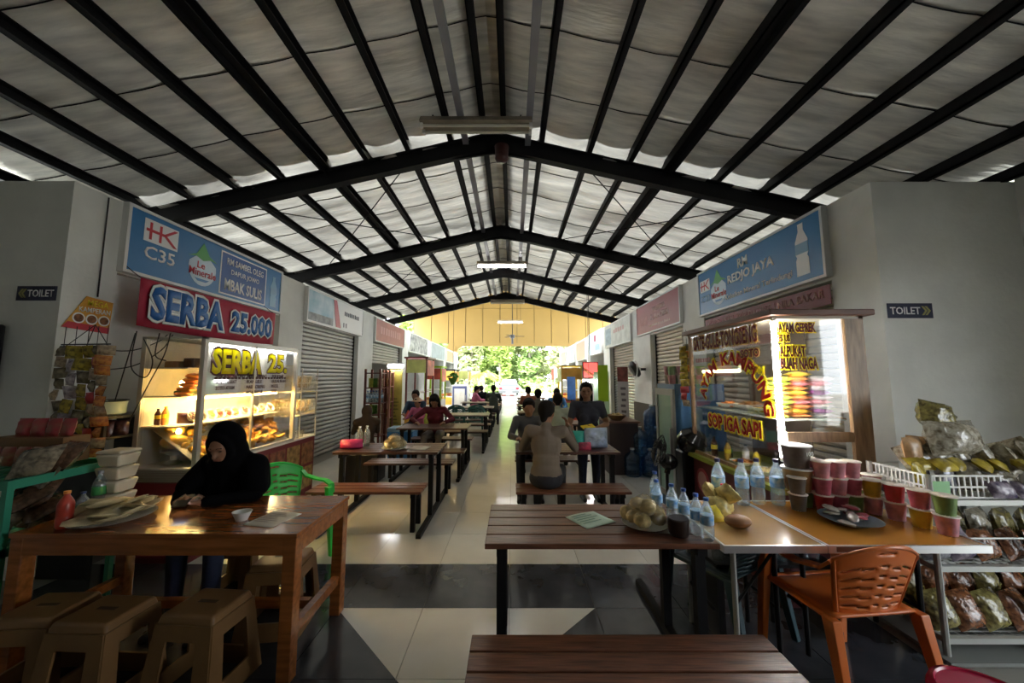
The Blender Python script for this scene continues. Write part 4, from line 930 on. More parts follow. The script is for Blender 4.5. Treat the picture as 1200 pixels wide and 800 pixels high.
# gallon water bottles stacked by the wall
M_gal = glass('gallon_blue', (.30,.55,.80), .12, .1, .25, (.05,.20,.42))
gal = MB().lathe([(.11,0),(.135,.02),(.135,.10),(.128,.12),(.135,.14),(.135,.20),(.128,.22),(.135,.24),(.135,.29),(.11,.34),(.04,.38),(.03,.42)], 18).mesh('body', M_gal, 50); gcap = MB().cyl((0,0,.415),(0,0,.44),.034).mesh('cap', M_wht, 50)
for i, (x, y, z) in enumerate(((1.98,6.12,0),(2.26,6.10,0),(2.54,6.12,0),(2.0,6.42,0),(2.28,6.42,0),(2.56,6.42,0),(2.14,6.2,.34),(2.42,6.2,.34),(2.44,6.45,.34),(2.36,6.22,.70),(2.52,6.40,.70))):
    g = thing('gallon_bottle', 'blue gallon bottle, %s, stack by right wall' % (['front left','front middle','front right','rear left','rear middle','rear right'][i] + ' in the bottom layer' if i < 6 else ['left','middle','right'][i-6] + ' in the second layer' if i < 9 else ['left','right'][i-9] + ' one on top'), 'water bottle', (x, y, z), 0, 'gallon bottles stacked by the right wall'); obj('body', gal, g); obj('cap', gcap, g)
# black pedestal fan
r = thing('pedestal_fan', 'black pedestal fan standing on the floor beside the blue fridge', 'fan', (1.72, 4.15, 0))
part(r, 'base', MB().lathe([(.20,0),(.20,.02),(.06,.05),(.02,.06),(0,.06)], 20), M_black); part(r, 'pole', MB().cyl((0,0,.05),(0,0,.55),.018), M_black)
part(r, 'motor', MB().ell((.03,.02,.66),(.10,.09,.09)).cyl((0,0,.54),(.02,.0,.62),.03), mat('glossy_black', (.01,.01,.01), .12)); 
cg = MB(); Mf = Euler((.2, 0, .9)).to_matrix()
for k in range(20):
    a = k*math.pi/10; cg.tube([tuple(V((-.10,-.06,.80)) + Mf @ V((rr*math.cos(a), -dd, rr*math.sin(a)))) for rr, dd in ((.02,.05),(.10,.045),(.17,.0),(.10,-.05),(.02,-.06))], .003, 4)
for rr, dd in ((.17,0),(.10,.045),(.05,.05)): cg.tube([tuple(V((-.10,-.06,.80)) + Mf @ V((rr*math.cos(t*.35), -dd, rr*math.sin(t*.35)))) for t in range(18)], .005, 4, True)
part(r, 'guard', cg, M_black)
for k in range(3):
    b = MB(); a = k*2.094; b.add([tuple(V((-.10,-.06,.80)) + Mf @ V((rr*math.cos(a+o2), .02*s3, rr*math.sin(a+o2)))) for rr, o2, s3 in ((.02,0,0),(.07,.5,1),(.15,.5,1),(.15,-.2,-1),(.06,-.3,-1))], [(0,1,2,3,4)]); part(r, 'blade', b, M_black, thick=.003)
o = MB().lathe([(.0,.0),(.12,.01),(.155,.08),(.15,.17),(.09,.245),(0,.26)], 20).build('black_helmet', mat('glossy_black', (.01,.01,.01), .12), loc=(1.95, 4.16, .80), rot=(.5,.4,0)); tag(o, 'glossy black motorcycle helmet by the fan in front of the blue fridge', 'helmet')
o = MB().box(-.10,.10,-.10,.10,0,.795).build('black_stand', M_black, loc=(1.97, 4.17, 0), smooth=0, bevel=.02); tag(o, 'narrow black stand under the helmet beside the fan', 'stand')
# wall fan on the right pier
r = thing('wall_fan', 'black and white wall fan seen edge-on on the right pier', 'fan', (3.34, 9.1, 1.80))
part(r, 'bracket', MB().box(-.16,0,-.03,.03,-.03,.03), M_black, smooth=0); part(r, 'motor', MB().cyl((-.26,0,0),(-.14,0,0),.07), M_white)
part(r, 'guard', MB().lathe([(.0,.10),(.15,.08),(.22,.0),(.20,-.05),(.08,-.09),(0,-.09)], 20, M=Euler((0,-math.pi/2-.5,0)).to_matrix(), c=(-.28,0,0)), M_black); part(r, 'rim', MB().tube([(-.28+.0, .225*math.cos(t*.3), .225*math.sin(t*.3)) for t in range(21)], .018, 6, True), M_white)
# ------------------------------------------------------------------ goods on the teak table and the green rack
def plate_of_crackers(label, x, y, z, r, n, m, sz, flat=False, film=True, seed=3):
    o = thing('cracker_plate', label, 'plate', (x, y, z))
    part(o, 'plate', MB().lathe([(r*.5,0),(r*.95,.022),(r,.026),(r*.6,.010),(0,.009)], 26), M_white, smooth=50)
    q = random.Random(seed)
    for k in range(n):
        a = k*2.4; t = r*.75*math.sqrt((k+.5)/n) if not flat else r*.8*math.sqrt((k+.5)/n)
        me = cmesh(('cracker', sz, m.name, k % 4), lambda: (MB().ell((0,0,0), (sz, sz*.9, sz*.12), 9, 5, None, .18) if flat else MB().ell((0,0,0), (sz, sz*.95, sz*.75), 12, 8, None, .10)), m, 70)
        h = .025+(sz*.8 if not flat else .02)+ (0 if t > r*.38 else sz*(1.1 if not flat else .5)) + (.012*(k % 3) if flat else 0)
        obj('cracker', me, o, (t*math.cos(a), t*math.sin(a), h), (q.uniform(-.4,.4), q.uniform(-.4,.4), q.uniform(0,6)))
    if film:
        H = sz*3.2 if not flat else .085
        q2 = random.Random(seed+5)
        b = MB(); b.grid(lambda u, v: ((.98*r*(1-.25*v)*(1+.015*math.sin(u*50)))*math.cos(u*6.2832)*(1-.8*v**3), (.98*r*(1-.25*v)*(1+.015*math.sin(u*38)))*math.sin(u*6.2832)*(1-.8*v**3), .022+H*v*(1+.03*math.sin(u*31))), 40, 6)
        part(o, 'film_wrap', b, M_film, smooth=70)
    return o
plate_of_crackers('oval heap of flat cream crackers on a plate on the teak table', -2.36, 2.24, .76, .19, 20, mat('flat_cracker', (.66,.55,.32), .5, var=.3, scale=14), .085, True, True)
plate_of_crackers('plate of round puffed crackers in clear film on the nearest plank table', .76, 2.17, .75, .128, 10, F_crk, .048)
plate_of_crackers('plate of wrapped crackers on the table with the pink bag', -1.40, 4.42, .75, .15, 12, F_crk, .05)
def paper(label, x, y, z, w, h, rz, m, lines, col):
    r = thing('menu_sheet', label, 'paper', (x, y, z), rz)
    part(r, 'sheet', MB().grid(lambda u, v: ((u-.5)*w, (v-.5)*h, .003+.004*math.sin(u*4)*v), 8, 8), m, thick=.001)
    b = MB()
    for k in range(lines): b.box(-w*.40, -w*.40+w*(.5+.3*((k*7) % 3)/3), h*(.36-.72*k/lines)-.004, h*(.36-.72*k/lines)+.004, .0085, .009)
    part(r, 'print', b, col, smooth=0)
paper('cream menu sheet on the right end of the teak table', -1.42, 2.25, .76, .20, .22, -.2, mat('cream_paper', (.70,.64,.52), .5), 7, mat('print_grey', (.45,.36,.30), .6))
paper('pale green menu sheet lying on the nearest plank table', .47, 2.27, .75, .22, .20, .5, mat('pale_green_paper', (.55,.72,.60), .5), 5, mat('print_green', (.20,.38,.28), .6))
paper('pale menu sheet on the table with the pink bag', -1.12, 4.48, .75, .22, .22, -.1, MATS['cream_paper'], 5, MATS['print_grey'])
o = MB().lathe([(.030,0),(.050,.045),(.053,.05),(.048,.05),(.03,.01),(0,.008)], 22, sq=.9).build('sauce_bowl', M_white, loc=(-1.60, 2.24, .76), smooth=50); tag(o, 'small white empty bowl beside the menu sheet on the teak table', 'bowl')
# stacked white tubs
r = thing('tub_stack', 'stack of yellowish-white plastic tubs at the back of the teak table', 'tubs', (-2.64, 2.50, .76))
for k in range(4):
    b = MB().frus(0, 0, .085*k, .085*k+.08, .13, .12, .165, .15); part(r, 'tub', b, mat('aged_white', (.66,.58,.44), .5), bevel=.012)
part(r, 'lid', MB().frus(0,0,.34,.36,.17,.155,.15,.14), MATS['aged_white'], bevel=.008)
bottle('red chilli sauce bottle on the teak table behind the snack bags', -2.52, 2.13, .76, .20, .035, None, M_org, mat('chilli_red', (.45,.05,.03), .3), name='sauce_bottle')
bottle('clear water bottle behind the red chilli sauce bottle', -2.66, 2.42, .76, .24, .034, 'green', M_grey)
bottle('short clear bottle beside the chilli sauce bottle on the teak table', -2.60, 2.28, .76, .15, .030, None, mat('cap_navy', (.02,.03,.12), .4))
# green plastic rack with snacks
r = thing('snack_rack', 'green plastic rack of snacks at the left end of the teak table', 'rack', (-3.75, 2.06, 0))
for z in (.62, .98):
    for a in ((0,.98,0,.02,z,z+.05),(0,.98,.58,.60,z,z+.05),(0,.02,.02,.58,z,z+.05),(.96,.98,.02,.58,z,z+.05)): part(r, 'tray_rim', MB().box(*a), M_teal, smooth=0)
    for k in range(9): part(r, 'slat', MB().box(.03+.105*k, .03+.105*k+.07, .02, .58, z, z+.012), M_teal, smooth=0)
for a in (0, .95):
    for b in (0, .57): part(r, 'post', MB().box(a, a+.03, b, b+.03, 0, .98), M_teal, smooth=0)
for k in range(3): part(r, 'front_slat', MB().box(.03, .95, -.008, 0, .50+.045*k, .535+.045*k), M_teal, smooth=0)
SB = mat('brown_chips_bag', (.16,.085,.05), .2, var=.7, scale=28, bump=.3, bscale=20, coat=.5); SB2 = mat('clear_snack_bag', (.30,.24,.16), .15, var=.8, scale=30, bump=.3, bscale=25, coat=.6)
q = random.Random(8)
for k in range(11):
    x = -2.90 + q.uniform(-.10,.12); y = 2.14+q.uniform(0,.18); z = .68+.085*(k//2) if k < 9 else 1.03
    bag('brown snack bag, %s of the pile beside the teak table' % (['lowest','second lowest','third from the bottom','fourth from the bottom','fifth from the bottom','sixth','seventh','eighth','ninth','upper left bag on top','upper right bag on top'][k]), (x, y, z), .22, .19, .09, SB if k % 3 else SB2, (q.uniform(-1.2,-.5), q.uniform(-.2,.2), q.uniform(-.5,.5)), 'brown snack bags by the teak table')
for k in range(10):
    x = -3.55+.14*(k % 5); bag('clear bag of brown snacks on the lower tray of the green rack', (x, 2.16+.2*(k//5), .68), .17, .17, .08, SB2, (-.6, 0, q.uniform(-.3,.3)), 'snack bags on the green rack lower tray')
for k in range(4):
    bag('red snack box, %s in the front row on the green rack' % ['leftmost','second from left','third from left','rightmost'][k], (-3.30+.095*k, 2.36, 1.04), .09, .12, .05, mat('red_brown_pack', (.34,.03,.04), .3, scale=24, col2=(.40,.26,.16)), (-.1, 0, q.uniform(-.1,.1)), 'red-brown packs in the front row of the green rack')
for k in range(4):
    bag('red snack pack, %s in the raised back row, green rack' % ['leftmost','second from left','third from left','rightmost'][k], (-3.36+.10*k, 2.54, 1.20), .095, .12, .05, mat('red_pack', (.40,.02,.05), .3, scale=22, col2=(.30,.12,.08)), (-.15, 0, q.uniform(-.1,.1)), 'red packs in the back row of the green rack')
o = MB().box(-3.48, -2.98, 2.46, 2.62, 1.03, 1.20).build('pack_riser', M_tan, smooth=0); tag(o, 'tan carton raising the back row of red packs on the green rack', 'box')
for k, (m, t) in enumerate(((M_wht, 'white-blue packet on the green rack front edge'), (M_yel, 'yellow packet on the green rack front edge'), (SB2, 'clear wrapped snack on the green rack front edge'))):
    bag(t, (-3.28+.14*k, 2.12, 1.03), .11, .12, .05, m, (-.3, 0, .1))
# wall shelf with pot and dark packets
r = thing('wall_shelf', 'dark shelf with packets under the green pot on the left wall', 'shelf', (-3.80, 3.06, 1.08), LEFT)
part(r, 'board', MB().box(0, .50, -.42, .0, 0, .02), M_black, smooth=0); part(r, 'board', MB().box(0, .50, -.42, .0, .17, .19), M_black, smooth=0)
for a in (0, .48): part(r, 'side', MB().box(a, a+.02, -.42, 0, -1.08, .19), M_black, smooth=0)
for k in range(8): bag('dark shiny packet on the black wall shelf', (-3.72+.085*(k % 4)+.05, 3.10+.13*(k//4), 1.10), .09, .13, .05, mat('dark_shiny_pack', (.09,.04,.04), .25, var=.7, scale=30), (-.2, 0, .1*k), 'dark packets on the black wall shelf')
r = thing('cooking_pot', 'pale green enamel pot on the black wall shelf', 'pot', (-3.52, 3.18, 1.27))
part(r, 'body', MB().lathe([(.10,0),(.13,.02),(.135,.10),(.14,.13),(.13,.13),(.12,.02),(0,.015)], 22), mat('pale_green_enamel', (.42,.50,.36), .3), smooth=50); part(r, 'rim', MB().tube([(.14*math.cos(t*.3), .14*math.sin(t*.3), .13) for t in range(21)], .007, 5, True), M_black)
# hanging sachets by the left pier
zt = 1.86
for k, (x, n, w, h, cols, t) in enumerate(((-3.72, 10, .10, .09, [K_d, K_b, K_d], 'dark and beige sachet strip, leftmost of the hanging strips by the left pier'), (-3.61, 7, .12, .11, [K_y, K_w, K_w, K_w], 'white sachet strip with a yellow top, second of the hanging strips by the left pier'), (-3.49, 8, .115, .105, [K_y, K_y, K_d], 'yellow sachet strip in the middle of the hanging strips by the left pier'), (-3.395, 9, .07, .095, [K_d, K_r, K_b], 'narrow dark sachet strip right of the yellow one by the left pier'), (-3.30, 11, .11, .082, [K_b, K_o, K_o], 'orange sachet strip, rightmost of the hanging strips by the left pier'))):
    strip(t, x, 3.0-.015*k, zt, n, w, h, cols)
b = MB(); b.tube([(-3.74,3.0,zt+.01),(-3.27,2.94,zt+.01)], .006); b.tube([(-3.70,3.0,zt),(-3.50,3.02,2.04),(-3.30,2.95,zt)], .004, 4); b.tube([(-3.50,3.02,2.04),(-3.52,2.99,zt)], .004, 4); tag(b.build('hanger', M_black), 'black wire hanger holding the sachet strips by the left pier', 'hanger')
# ------------------------------------------------------------------ nearest plank table: bottles
for i, (x, y) in enumerate(((.90,2.34),(.955,2.25),(.985,2.16),(1.01,2.07),(.93,2.44),(1.03,2.00))):
    bottle(['back','third','second','middle','rear','front'][i] + ' small water bottle of the tight cluster at the corner of the nearest plank table', x, y, .75, .215 if i != 4 else .24, .033, 'blue')
o = MB().lathe([(.045,0),(.055,.02),(.055,.085),(.05,.09),(0,.09)], 18).build('dark_jar', mat('dark_jar_brown', (.04,.025,.02), .3), loc=(.905, 2.06, .75)); tag(o, 'dark brown jar between the cracker plate and the water bottles', 'jar')
# stall tables: tall water bottles, snacks, cup noodles
for i, x in enumerate((1.42, 1.57, 1.69, 1.81)):
    bottle(['leftmost tall water bottle, a little apart, in the row on the stall table', 'second tall water bottle in the row on the stall table', 'third tall water bottle in the row on the stall table', 'rightmost tall water bottle in the row beside the cup noodles'][i], x, 2.58-.02*(i % 2)+(.06 if i == 0 else 0)*0, .742, .30, .042, 'blue', mat('cap_dark_blue', (.02,.02,.12), .4))
bottle('small orange-pink juice bottle in front of the leftmost tall water bottle', 1.385, 2.47, .742, .16, .03, 'red', M_red)
for i, (x, y, z) in enumerate(((1.30,2.34,.742),(1.38,2.40,.742),(1.33,2.46,.80),(1.40,2.36,.82))):
    bag('clear bag of yellow snacks heaped on the light folding table', (x, y, z), .13, .12, .08, mat('yellow_snack_bag', (.70,.58,.22), .25, var=.4, scale=30, coat=.4), (-.5, .2*i, .6*i), 'yellow snack bags on the light folding table')
o = MB().ell((0,0,.035), (.075,.055,.035), 14, 8).build('bread_roll', mat('bread_brown', (.28,.12,.04), .5), loc=(1.30, 2.18, .742)); tag(o, 'brown bread roll at the edge of the light folding table', 'bread')
bag('banana-yellow packet beside the brown bread roll', (1.24, 2.26, .742), .10, .10, .05, M_yel, (-.8, 0, .3))
CP = {'pink': mat('cup_pink', (.62,.14,.20), .35, var=.45, scale=16), 'rose': mat('cup_rose2', (.70,.30,.34), .35, var=.4, scale=18), 'green': mat('cup_leaf', (.22,.34,.10), .4, var=.4, scale=14), 'yellow': mat('cup_amber', (.75,.50,.05), .4, var=.3, scale=14), 'grey': mat('cup_grey_brown', (.16,.13,.11), .35, var=.4, scale=12), 'red': mat('cup_red', (.60,.05,.06), .35, var=.4, scale=16)}
M_lid = mat('cup_lid_cream', (.75,.68,.60), .35)
def cup(label, x, y, z, c, r=.052, h=.105, group=None, rz=0):
    o = thing('cup_noodle', label, 'cup noodle', (x, y, z), rz, group)
    obj('cup', cmesh(('cup', r, h, c), lambda: MB().lathe([(r*.74,0),(r*.95,h*.9),(r*.98,h*.93)], 20), CP[c], 50), o)
    obj('base', cmesh(('base', r, h), lambda: MB().cyl((0,0,0),(0,0,.004), r*.74, n=16), M_white, 50), o)
    obj('lid', cmesh(('lid', r, h), lambda: MB().lathe([(r*.98,h*.93),(r*1.06,h*.94),(r*1.06,h*.975),(r,h),(0,h)], 20), M_lid, 50), o)
    return o
def bigcup(label, x, y, z, mtl, word=True):
    r, h = .088, .15
    o = thing('soup_tub', label, 'tub', (x, y, z))
    obj('cup', cmesh(('tub', mtl.name), lambda: MB().lathe([(r*.78,0),(r*.97,h*.93)], 24), mtl, 50), o); obj('lid', cmesh(('tublid', 1), lambda: MB().lathe([(r*.97,h*.93),(r*1.06,h*.94),(r*1.06,h*.98),(r,h),(0,h)], 24), M_white, 50), o)
    if word: txt(o, '100', .012, .056, .085, .115, -r*.90, M_wht)
    return o
bigcup('large amber tub, lower of the two stacked tubs on the stall table', 1.93, 2.53, .742+.105, mat('tub_amber', (.45,.26,.10), .35, var=.4, scale=10), False)
bigcup('large grey tub with a white lid, on top of the amber tub', 1.93, 2.53, .742+.255, CP['grey'])
cup('grey-brown cup noodle at the left foot of the tub stack', 1.87, 2.46, .742+.105, 'grey'); cup('grey-brown cup noodle below the other grey-brown one by the tub stack', 1.87, 2.46, .742, 'grey', group=None)
cup('green cup noodle at the bottom under the amber tub', 1.97, 2.53, .742, 'green')
rows = [((2.02,2.44),('red','pink','rose')), ((2.12,2.44),('pink','rose','rose')), ((2.215,2.44),('green','pink','rose')), ((2.30,2.40),('rose','yellow')), ((2.34,2.30),('rose','red')), ((2.37,2.19),('yellow','pink')), ((2.40,2.09),('rose','green')), ((2.02,2.56),('rose','pink','pink')), ((2.13,2.57),('pink','rose')), ((2.24,2.55),('rose','rose')), ((2.42,2.52),('green','rose'))]
for i, ((x, y), cs) in enumerate(rows):
    for k, c in enumerate(cs):
        nm = ['left front','middle front','right front','fourth','fifth','sixth','last, nearest','left rear','middle rear','right rear','far right rear'][i]
        cup('%s cup noodle, %s in the %s stack on the stall table' % (c if c != 'rose' else 'pale rose', ['bottom','upper','topmost'][k] if len(cs) == 3 else ['bottom','top'][k], nm), x, y, .742+.1055*k, c, rz=.3*i)
o = thing('sachet_plate', 'plate of silver and red drink sachets on the amber folding table', 'plate', (2.0, 2.24, .742))
part(o, 'plate', MB().lathe([(.07,0),(.14,.03),(.15,.034),(.09,.012),(0,.01)], 26), mat('plate_blue_grey', (.20,.26,.30), .3), smooth=50)
q = random.Random(2)
for k in range(14): obj('sachet', cmesh(('psachet', k % 3), lambda: MB().ell((0,0,0), (.045,.03,.010), 8, 5, None, .1), [mat('silver_sachet', (.45,.40,.36), .25, .2, var=.4, scale=30), mat('silver_sachet', (1,1,1)), mat('wine_sachet', (.35,.05,.07), .3)][k % 3], 60), o, (q.uniform(-.09,.09), q.uniform(-.08,.08), .03+.012*(k % 4)), (q.uniform(-.4,.4), q.uniform(-.4,.4), q.uniform(0,6)))
r = thing('crate_stand', 'low dark stand holding bottled water under the folding tables', 'stand', (1.26, 2.36, 0))
part(r, 'top', MB().box(.0,.75,0,.26,.43,.45), M_black, smooth=0)
for a in (0,.71): part(r, 'side', MB().box(a,a+.04,0,.26,0,.43), M_black, smooth=0)
for k in range(7): bottle('small water bottle of the pack stored under the folding tables', 1.31+.10*k, 2.43+.06*(k % 2), .45, .20, .036, 'blue', group='water bottles stored under the folding tables')
# ------------------------------------------------------------------ wire shelf with snacks on the right
M_sh = mat('grey_shelf_tube', (.45,.46,.43), .45, .3)
r = thing('wire_shelf', 'grey tube shelf unit full of snack bags in the right corner', 'shelf', (2.49, 2.24, 0))
Wd, Dp = 1.30, .36
for a in (0, .57, .62, Wd):
    for b in (0, Dp): part(r, 'post', MB().cyl((a, b, 0), (a, b, 1.02), .016, n=8), M_sh)
for z in (.10, .49, .86):
    for b in (0, Dp): part(r, 'rail', MB().box(0, Wd, b-.012, b+.012, z-.015, z+.015), M_sh, smooth=0)
    for a in (0, Wd): part(r, 'rail', MB().box(a-.012, a+.012, 0, Dp, z-.015, z+.015), M_sh, smooth=0)
    w = MB()
    for k in range(9): w.box(.01, Wd-.01, .03+.037*k, .036+.037*k, z, z+.006)
    for k in range(24): w.box(.03+.053*k, .034+.053*k, 0, Dp, z-.006, z)
    o = part(r, 'wire_deck', w, M_sh, smooth=0); o['kind'] = 'stuff'
for z in (.66,): part(r, 'guard_rail', MB().cyl((0,-.01,z),(Wd,-.01,z),.006,n=6), M_sh)
part(r, 'base_pan', MB().box(-.05, Wd+.1, -.06, Dp, 0.0, .02), mat('dull_metal', (.22,.23,.22), .6, .3), smooth=0)
r = thing('white_basket', 'white mesh basket of packets on the left end of the grey shelf unit', 'basket', (2.50, 2.25, .88))
w = MB()
for k in range(13):
    w.box(.018*k*2, .018*k*2+.008, 0, .004, 0, .13); w.box(0, .004, .026*k, .026*k+.008, 0, .13)
for z in (0, .06, .125):
    w.box(0, .45, -.003, .007, z, z+.01); w.box(-.003, .007, 0, .34, z, z+.01); w.box(0,.45,.335,.345,z,z+.01); w.box(.445,.455,0,.34,z,z+.01)
w.box(0,.45,0,.34,0,.005); part(r, 'mesh_sides', w, M_white, smooth=0)
rect(r, 'green_label', .02, .12, .02, .10, -.006, mat('label_green', (.25,.55,.25), .5))
q = random.Random(21)
SK = [(mat('snack_yellow', (.62,.48,.05), .25, scale=22, col2=(.22,.16,.03), bump=.4, bscale=20), 'yellow'), (mat('snack_purple', (.05,.035,.09), .25, scale=26, col2=(.42,.36,.40), bump=.4, bscale=20), 'dark purple'), (mat('snack_clear', (.56,.52,.42), .12, scale=36, col2=(.14,.11,.06), coat=.6, bump=.6, bscale=26), 'clear'), (mat('snack_olive', (.34,.29,.09), .2, scale=40, col2=(.06,.045,.015), coat=.4, bump=.6, bscale=30), 'olive'), (mat('snack_rust', (.34,.13,.05), .2, scale=44, col2=(.05,.015,.008), coat=.4, bump=.6, bscale=30), 'rust-brown'), (mat('snack_silver', (.50,.51,.55), .2, .3, scale=22, col2=(.05,.05,.08), bump=.5, bscale=20), 'silver'), (mat('snack_tan', (.55,.33,.16), .35, var=.4, scale=24), 'tan')]
def snack(i, place, x, y, z, w, h, d, rot, g=None):
    m, c = SK[i]; bag('%s snack bag %s' % (c, place), (x, y, z), w, h, d, m, rot, g or '%s snack bags %s' % (c, place))
for k in range(5): snack([0,1,5,1,2][k], 'standing in the white mesh basket', 2.56+.075*k, 2.33+.06*(k % 2), .90, .12, .17, .05, (-.15, 0, .4-.2*k))
for k in range(4): snack(1, 'in the front row right of the white basket', 2.62+.155*k+.40*0+.30, 2.22, .89, .15, .10, .06, (-.5, 0, .06*k))
for k in range(6): snack(0, 'lying along the top of the grey shelf unit', 2.60+.125*k+.3*0, 2.34-.03*(k % 2), 1.02, .15, .10, .06, (-.9, 0, .2*k))
for k in range(6): snack(2, 'heaped on the upper level of the grey shelf unit', 2.68+.14*k, 2.42, 1.00+.03*(k % 2), .20, .18, .10, (-.4, .15*(k-2), .3*k))
snack(6, 'on top of the white basket', 2.62, 2.42, 1.04, .15, .17, .07, (-.1, 0, .2)); snack(6, 'on top of the white basket', 2.70, 2.46, 1.04, .15, .17, .07, (-.1, .1, -.3))
bag('big clear bag of pale crackers topping the heap on the grey shelf unit', (2.88, 2.40, 1.10), .38, .22, .18, MATS['snack_clear'], (-.2, 0, .1)); bag('round clear bag of rolled wafers at the peak of the heap on the grey shelf', (2.85, 2.47, 1.26), .24, .18, .15, SK[3][0], (-.2, .2, .1))
for k in range(6): snack(2, 'at the far right of the upper level', 3.15+.11*k, 2.36+.04*(k % 2), .90+.07*(k % 3), .19, .17, .09, (-.5, .2*(k-2), .3))
for k in range(8): snack([5,1,4,4,4,4,4,2][k], 'on the second level of the grey shelf unit', 2.57+.16*k, 2.30, .51, .18, .17, .09, (-.35, .05*(k-3), .1*k))
for k in range(8): snack([2,3,3,2,3,3,2,3][k], 'at the back of the second level of the grey shelf unit', 2.56+.16*k, 2.44, .52, .19, .23, .10, (-.2, .08*(k-3), .1*k))
for k in range(8): snack([3,4,3,4,4,0,3,4][k], 'on the bottom level of the grey shelf unit', 2.58+.155*k, 2.30, .12, .19, .20, .11, (-.35, .06*(k-3), .1*k))
for k in range(8): snack([3,4,4,3,4,3,4,4][k], 'at the back of the bottom level of the grey shelf', 2.56+.16*k, 2.44, .13, .20, .27, .11, (-.15, .07*(k-3), .1*k))
# ------------------------------------------------------------------ goods on the other tables
o = bag('crumpled bright pink plastic bag on the second left table', (-1.93, 4.46, .75), .26, .11, .16, mat('pink_bag', (.72,.05,.20), .35, bump=.6, bscale=18), (0, 0, .1), None, 'plastic bag', 'plastic_bag')
bottle('left clear water bottle behind the pink bag', -1.90, 4.62, .75, .24, .034, None, M_wht); bottle('right clear water bottle behind the pink bag', -1.81, 4.62, .75, .25, .036, None, M_wht)
m = mat('cyan_bag', (.12,.45,.62), .35, bump=.5, bscale=18)
bag('bulging pale blue shopping bag on the table of the seated man', (1.02, 4.50, .75), .30, .24, .22, mat('pale_blue_bag', (.40,.52,.72), .35, var=.5, scale=10, bump=.6, bscale=16), (0,0,.2), None, 'shopping bag', 'shopping_bag')
bag('teal shopping bag left of the pale blue one on the table of the seated man', (.80, 4.52, .75), .18, .20, .14, mat('teal_bag', (.03,.40,.32), .4, bump=.5, bscale=16), (0,0,-.2), None, 'shopping bag', 'shopping_bag')
bag('small red and white packet before the teal shopping bag', (.86, 4.36, .75), .15, .09, .08, mat('red_white_pack', (.60,.08,.16), .4, var=.9, scale=12), (-.3,0,.1), None, 'packet', 'snack_packet')
o = MB().box(-.06,.06,-.04,.04,0,.05).build('food_box', mat('pale_box', (.55,.52,.48), .6), loc=(.45,4.42,.75), smooth=0, bevel=.005); tag(o, 'small pale food box on the table of the seated man', 'box')
# ------------------------------------------------------------------ stalls further down the hall
def banner(name, label, x, y, z0, z1, w, rz, m, tilt=0, stand=True, cat='banner'):
    r = thing(name, label, cat, (x, y, 0), rz)
    part(r, 'sheet', MB().box(-w/2, w/2, -.012, .0, z0, z1), m, smooth=0)
    if stand:
        part(r, 'pole', MB().cyl((0,.03,0),(0,.03,z1),.012), M_steel); part(r, 'foot', MB().box(-w/2,w/2,-.14,.16,0,.02), M_steel, smooth=0)
    return r
b = banner('roll_up_banner', 'tall yellow roll-up banner with a white lamp on top in the left row', -2.73, 8.6, .25, 1.78, .29, 0, mat('mustard_banner', (.55,.48,.10), .5, var=.35, scale=3))
q = random.Random(6)
for k in range(9): rect(b, 'print_line', -.12, .0+q.uniform(0,.10), .45+.08*k, .475+.08*k, -.016, mat('olive_print', (.20,.22,.05), .5))
r = thing('tube_light', 'short white lamp glowing above the yellow roll-up banner', 'light', (-2.90, 8.52, 1.86)); lamp_tube(r, (0,0,0), (.34,0,0), M_lit2, .05); part(r, 'holder', MB().box(-.01,.37,-.03,.03,.04,.07), M_white, smooth=0); part(r, 'bracket', MB().cyl((.18,.1,-.10),(.18,0,.05),.010), M_steel)
def rack(label, x, y, w, d, h, levels, m, rz=0):
    r = thing('display_rack', label, 'rack', (x, y, 0), rz)
    for a in (0, w-.04):
        for b in (0, d-.04): part(r, 'post', MB().box(a, a+.04, b, b+.04, 0, h), m, smooth=0)
    for z in levels: part(r, 'shelf', MB().box(0, w, 0, d, z-.02, z), m, smooth=0)
    return r
M_rr = mat('red_brown_rack', (.14,.03,.02), .45)
rack('dark red-brown rack of water packs on the left row', -3.20, 7.9, .36, .40, 1.78, (.35,.80,1.05,1.38,1.70), M_rr); rack('narrow pinkish rack beside the dark red-brown one', -2.95, 8.30, .18, .30, 1.76, (.3,.7,1.05,1.4,1.72), mat('pinkish_rack', (.45,.22,.16), .5))
for k in range(10): bottle('small bottle in the water packs on the red-brown rack', -3.15+.065*(k % 5), 8.0+.13*(k//5), 1.05, .26, .035, 'blue', group='bottles on the red-brown rack')
for k in range(6): bag('green and yellow goods bag on the red-brown rack', (-3.12+.10*(k % 3), 8.1, (1.38,.80)[k//3]), .12, .2, .08, [F_lime, F_grn, K_b][k % 3], (0,0,.2*k), 'goods bags on the red-brown rack', 'bag')
for k in range(9): bag('small packet on the narrow pinkish rack', (-2.89+.07*(k % 2), 8.42, (.7,1.05,1.4)[k//3]), .10, .18, .07, [K_y, K_r, K_b][k % 3], (0,0,.2*k), 'packets on the pinkish rack', 'packet')
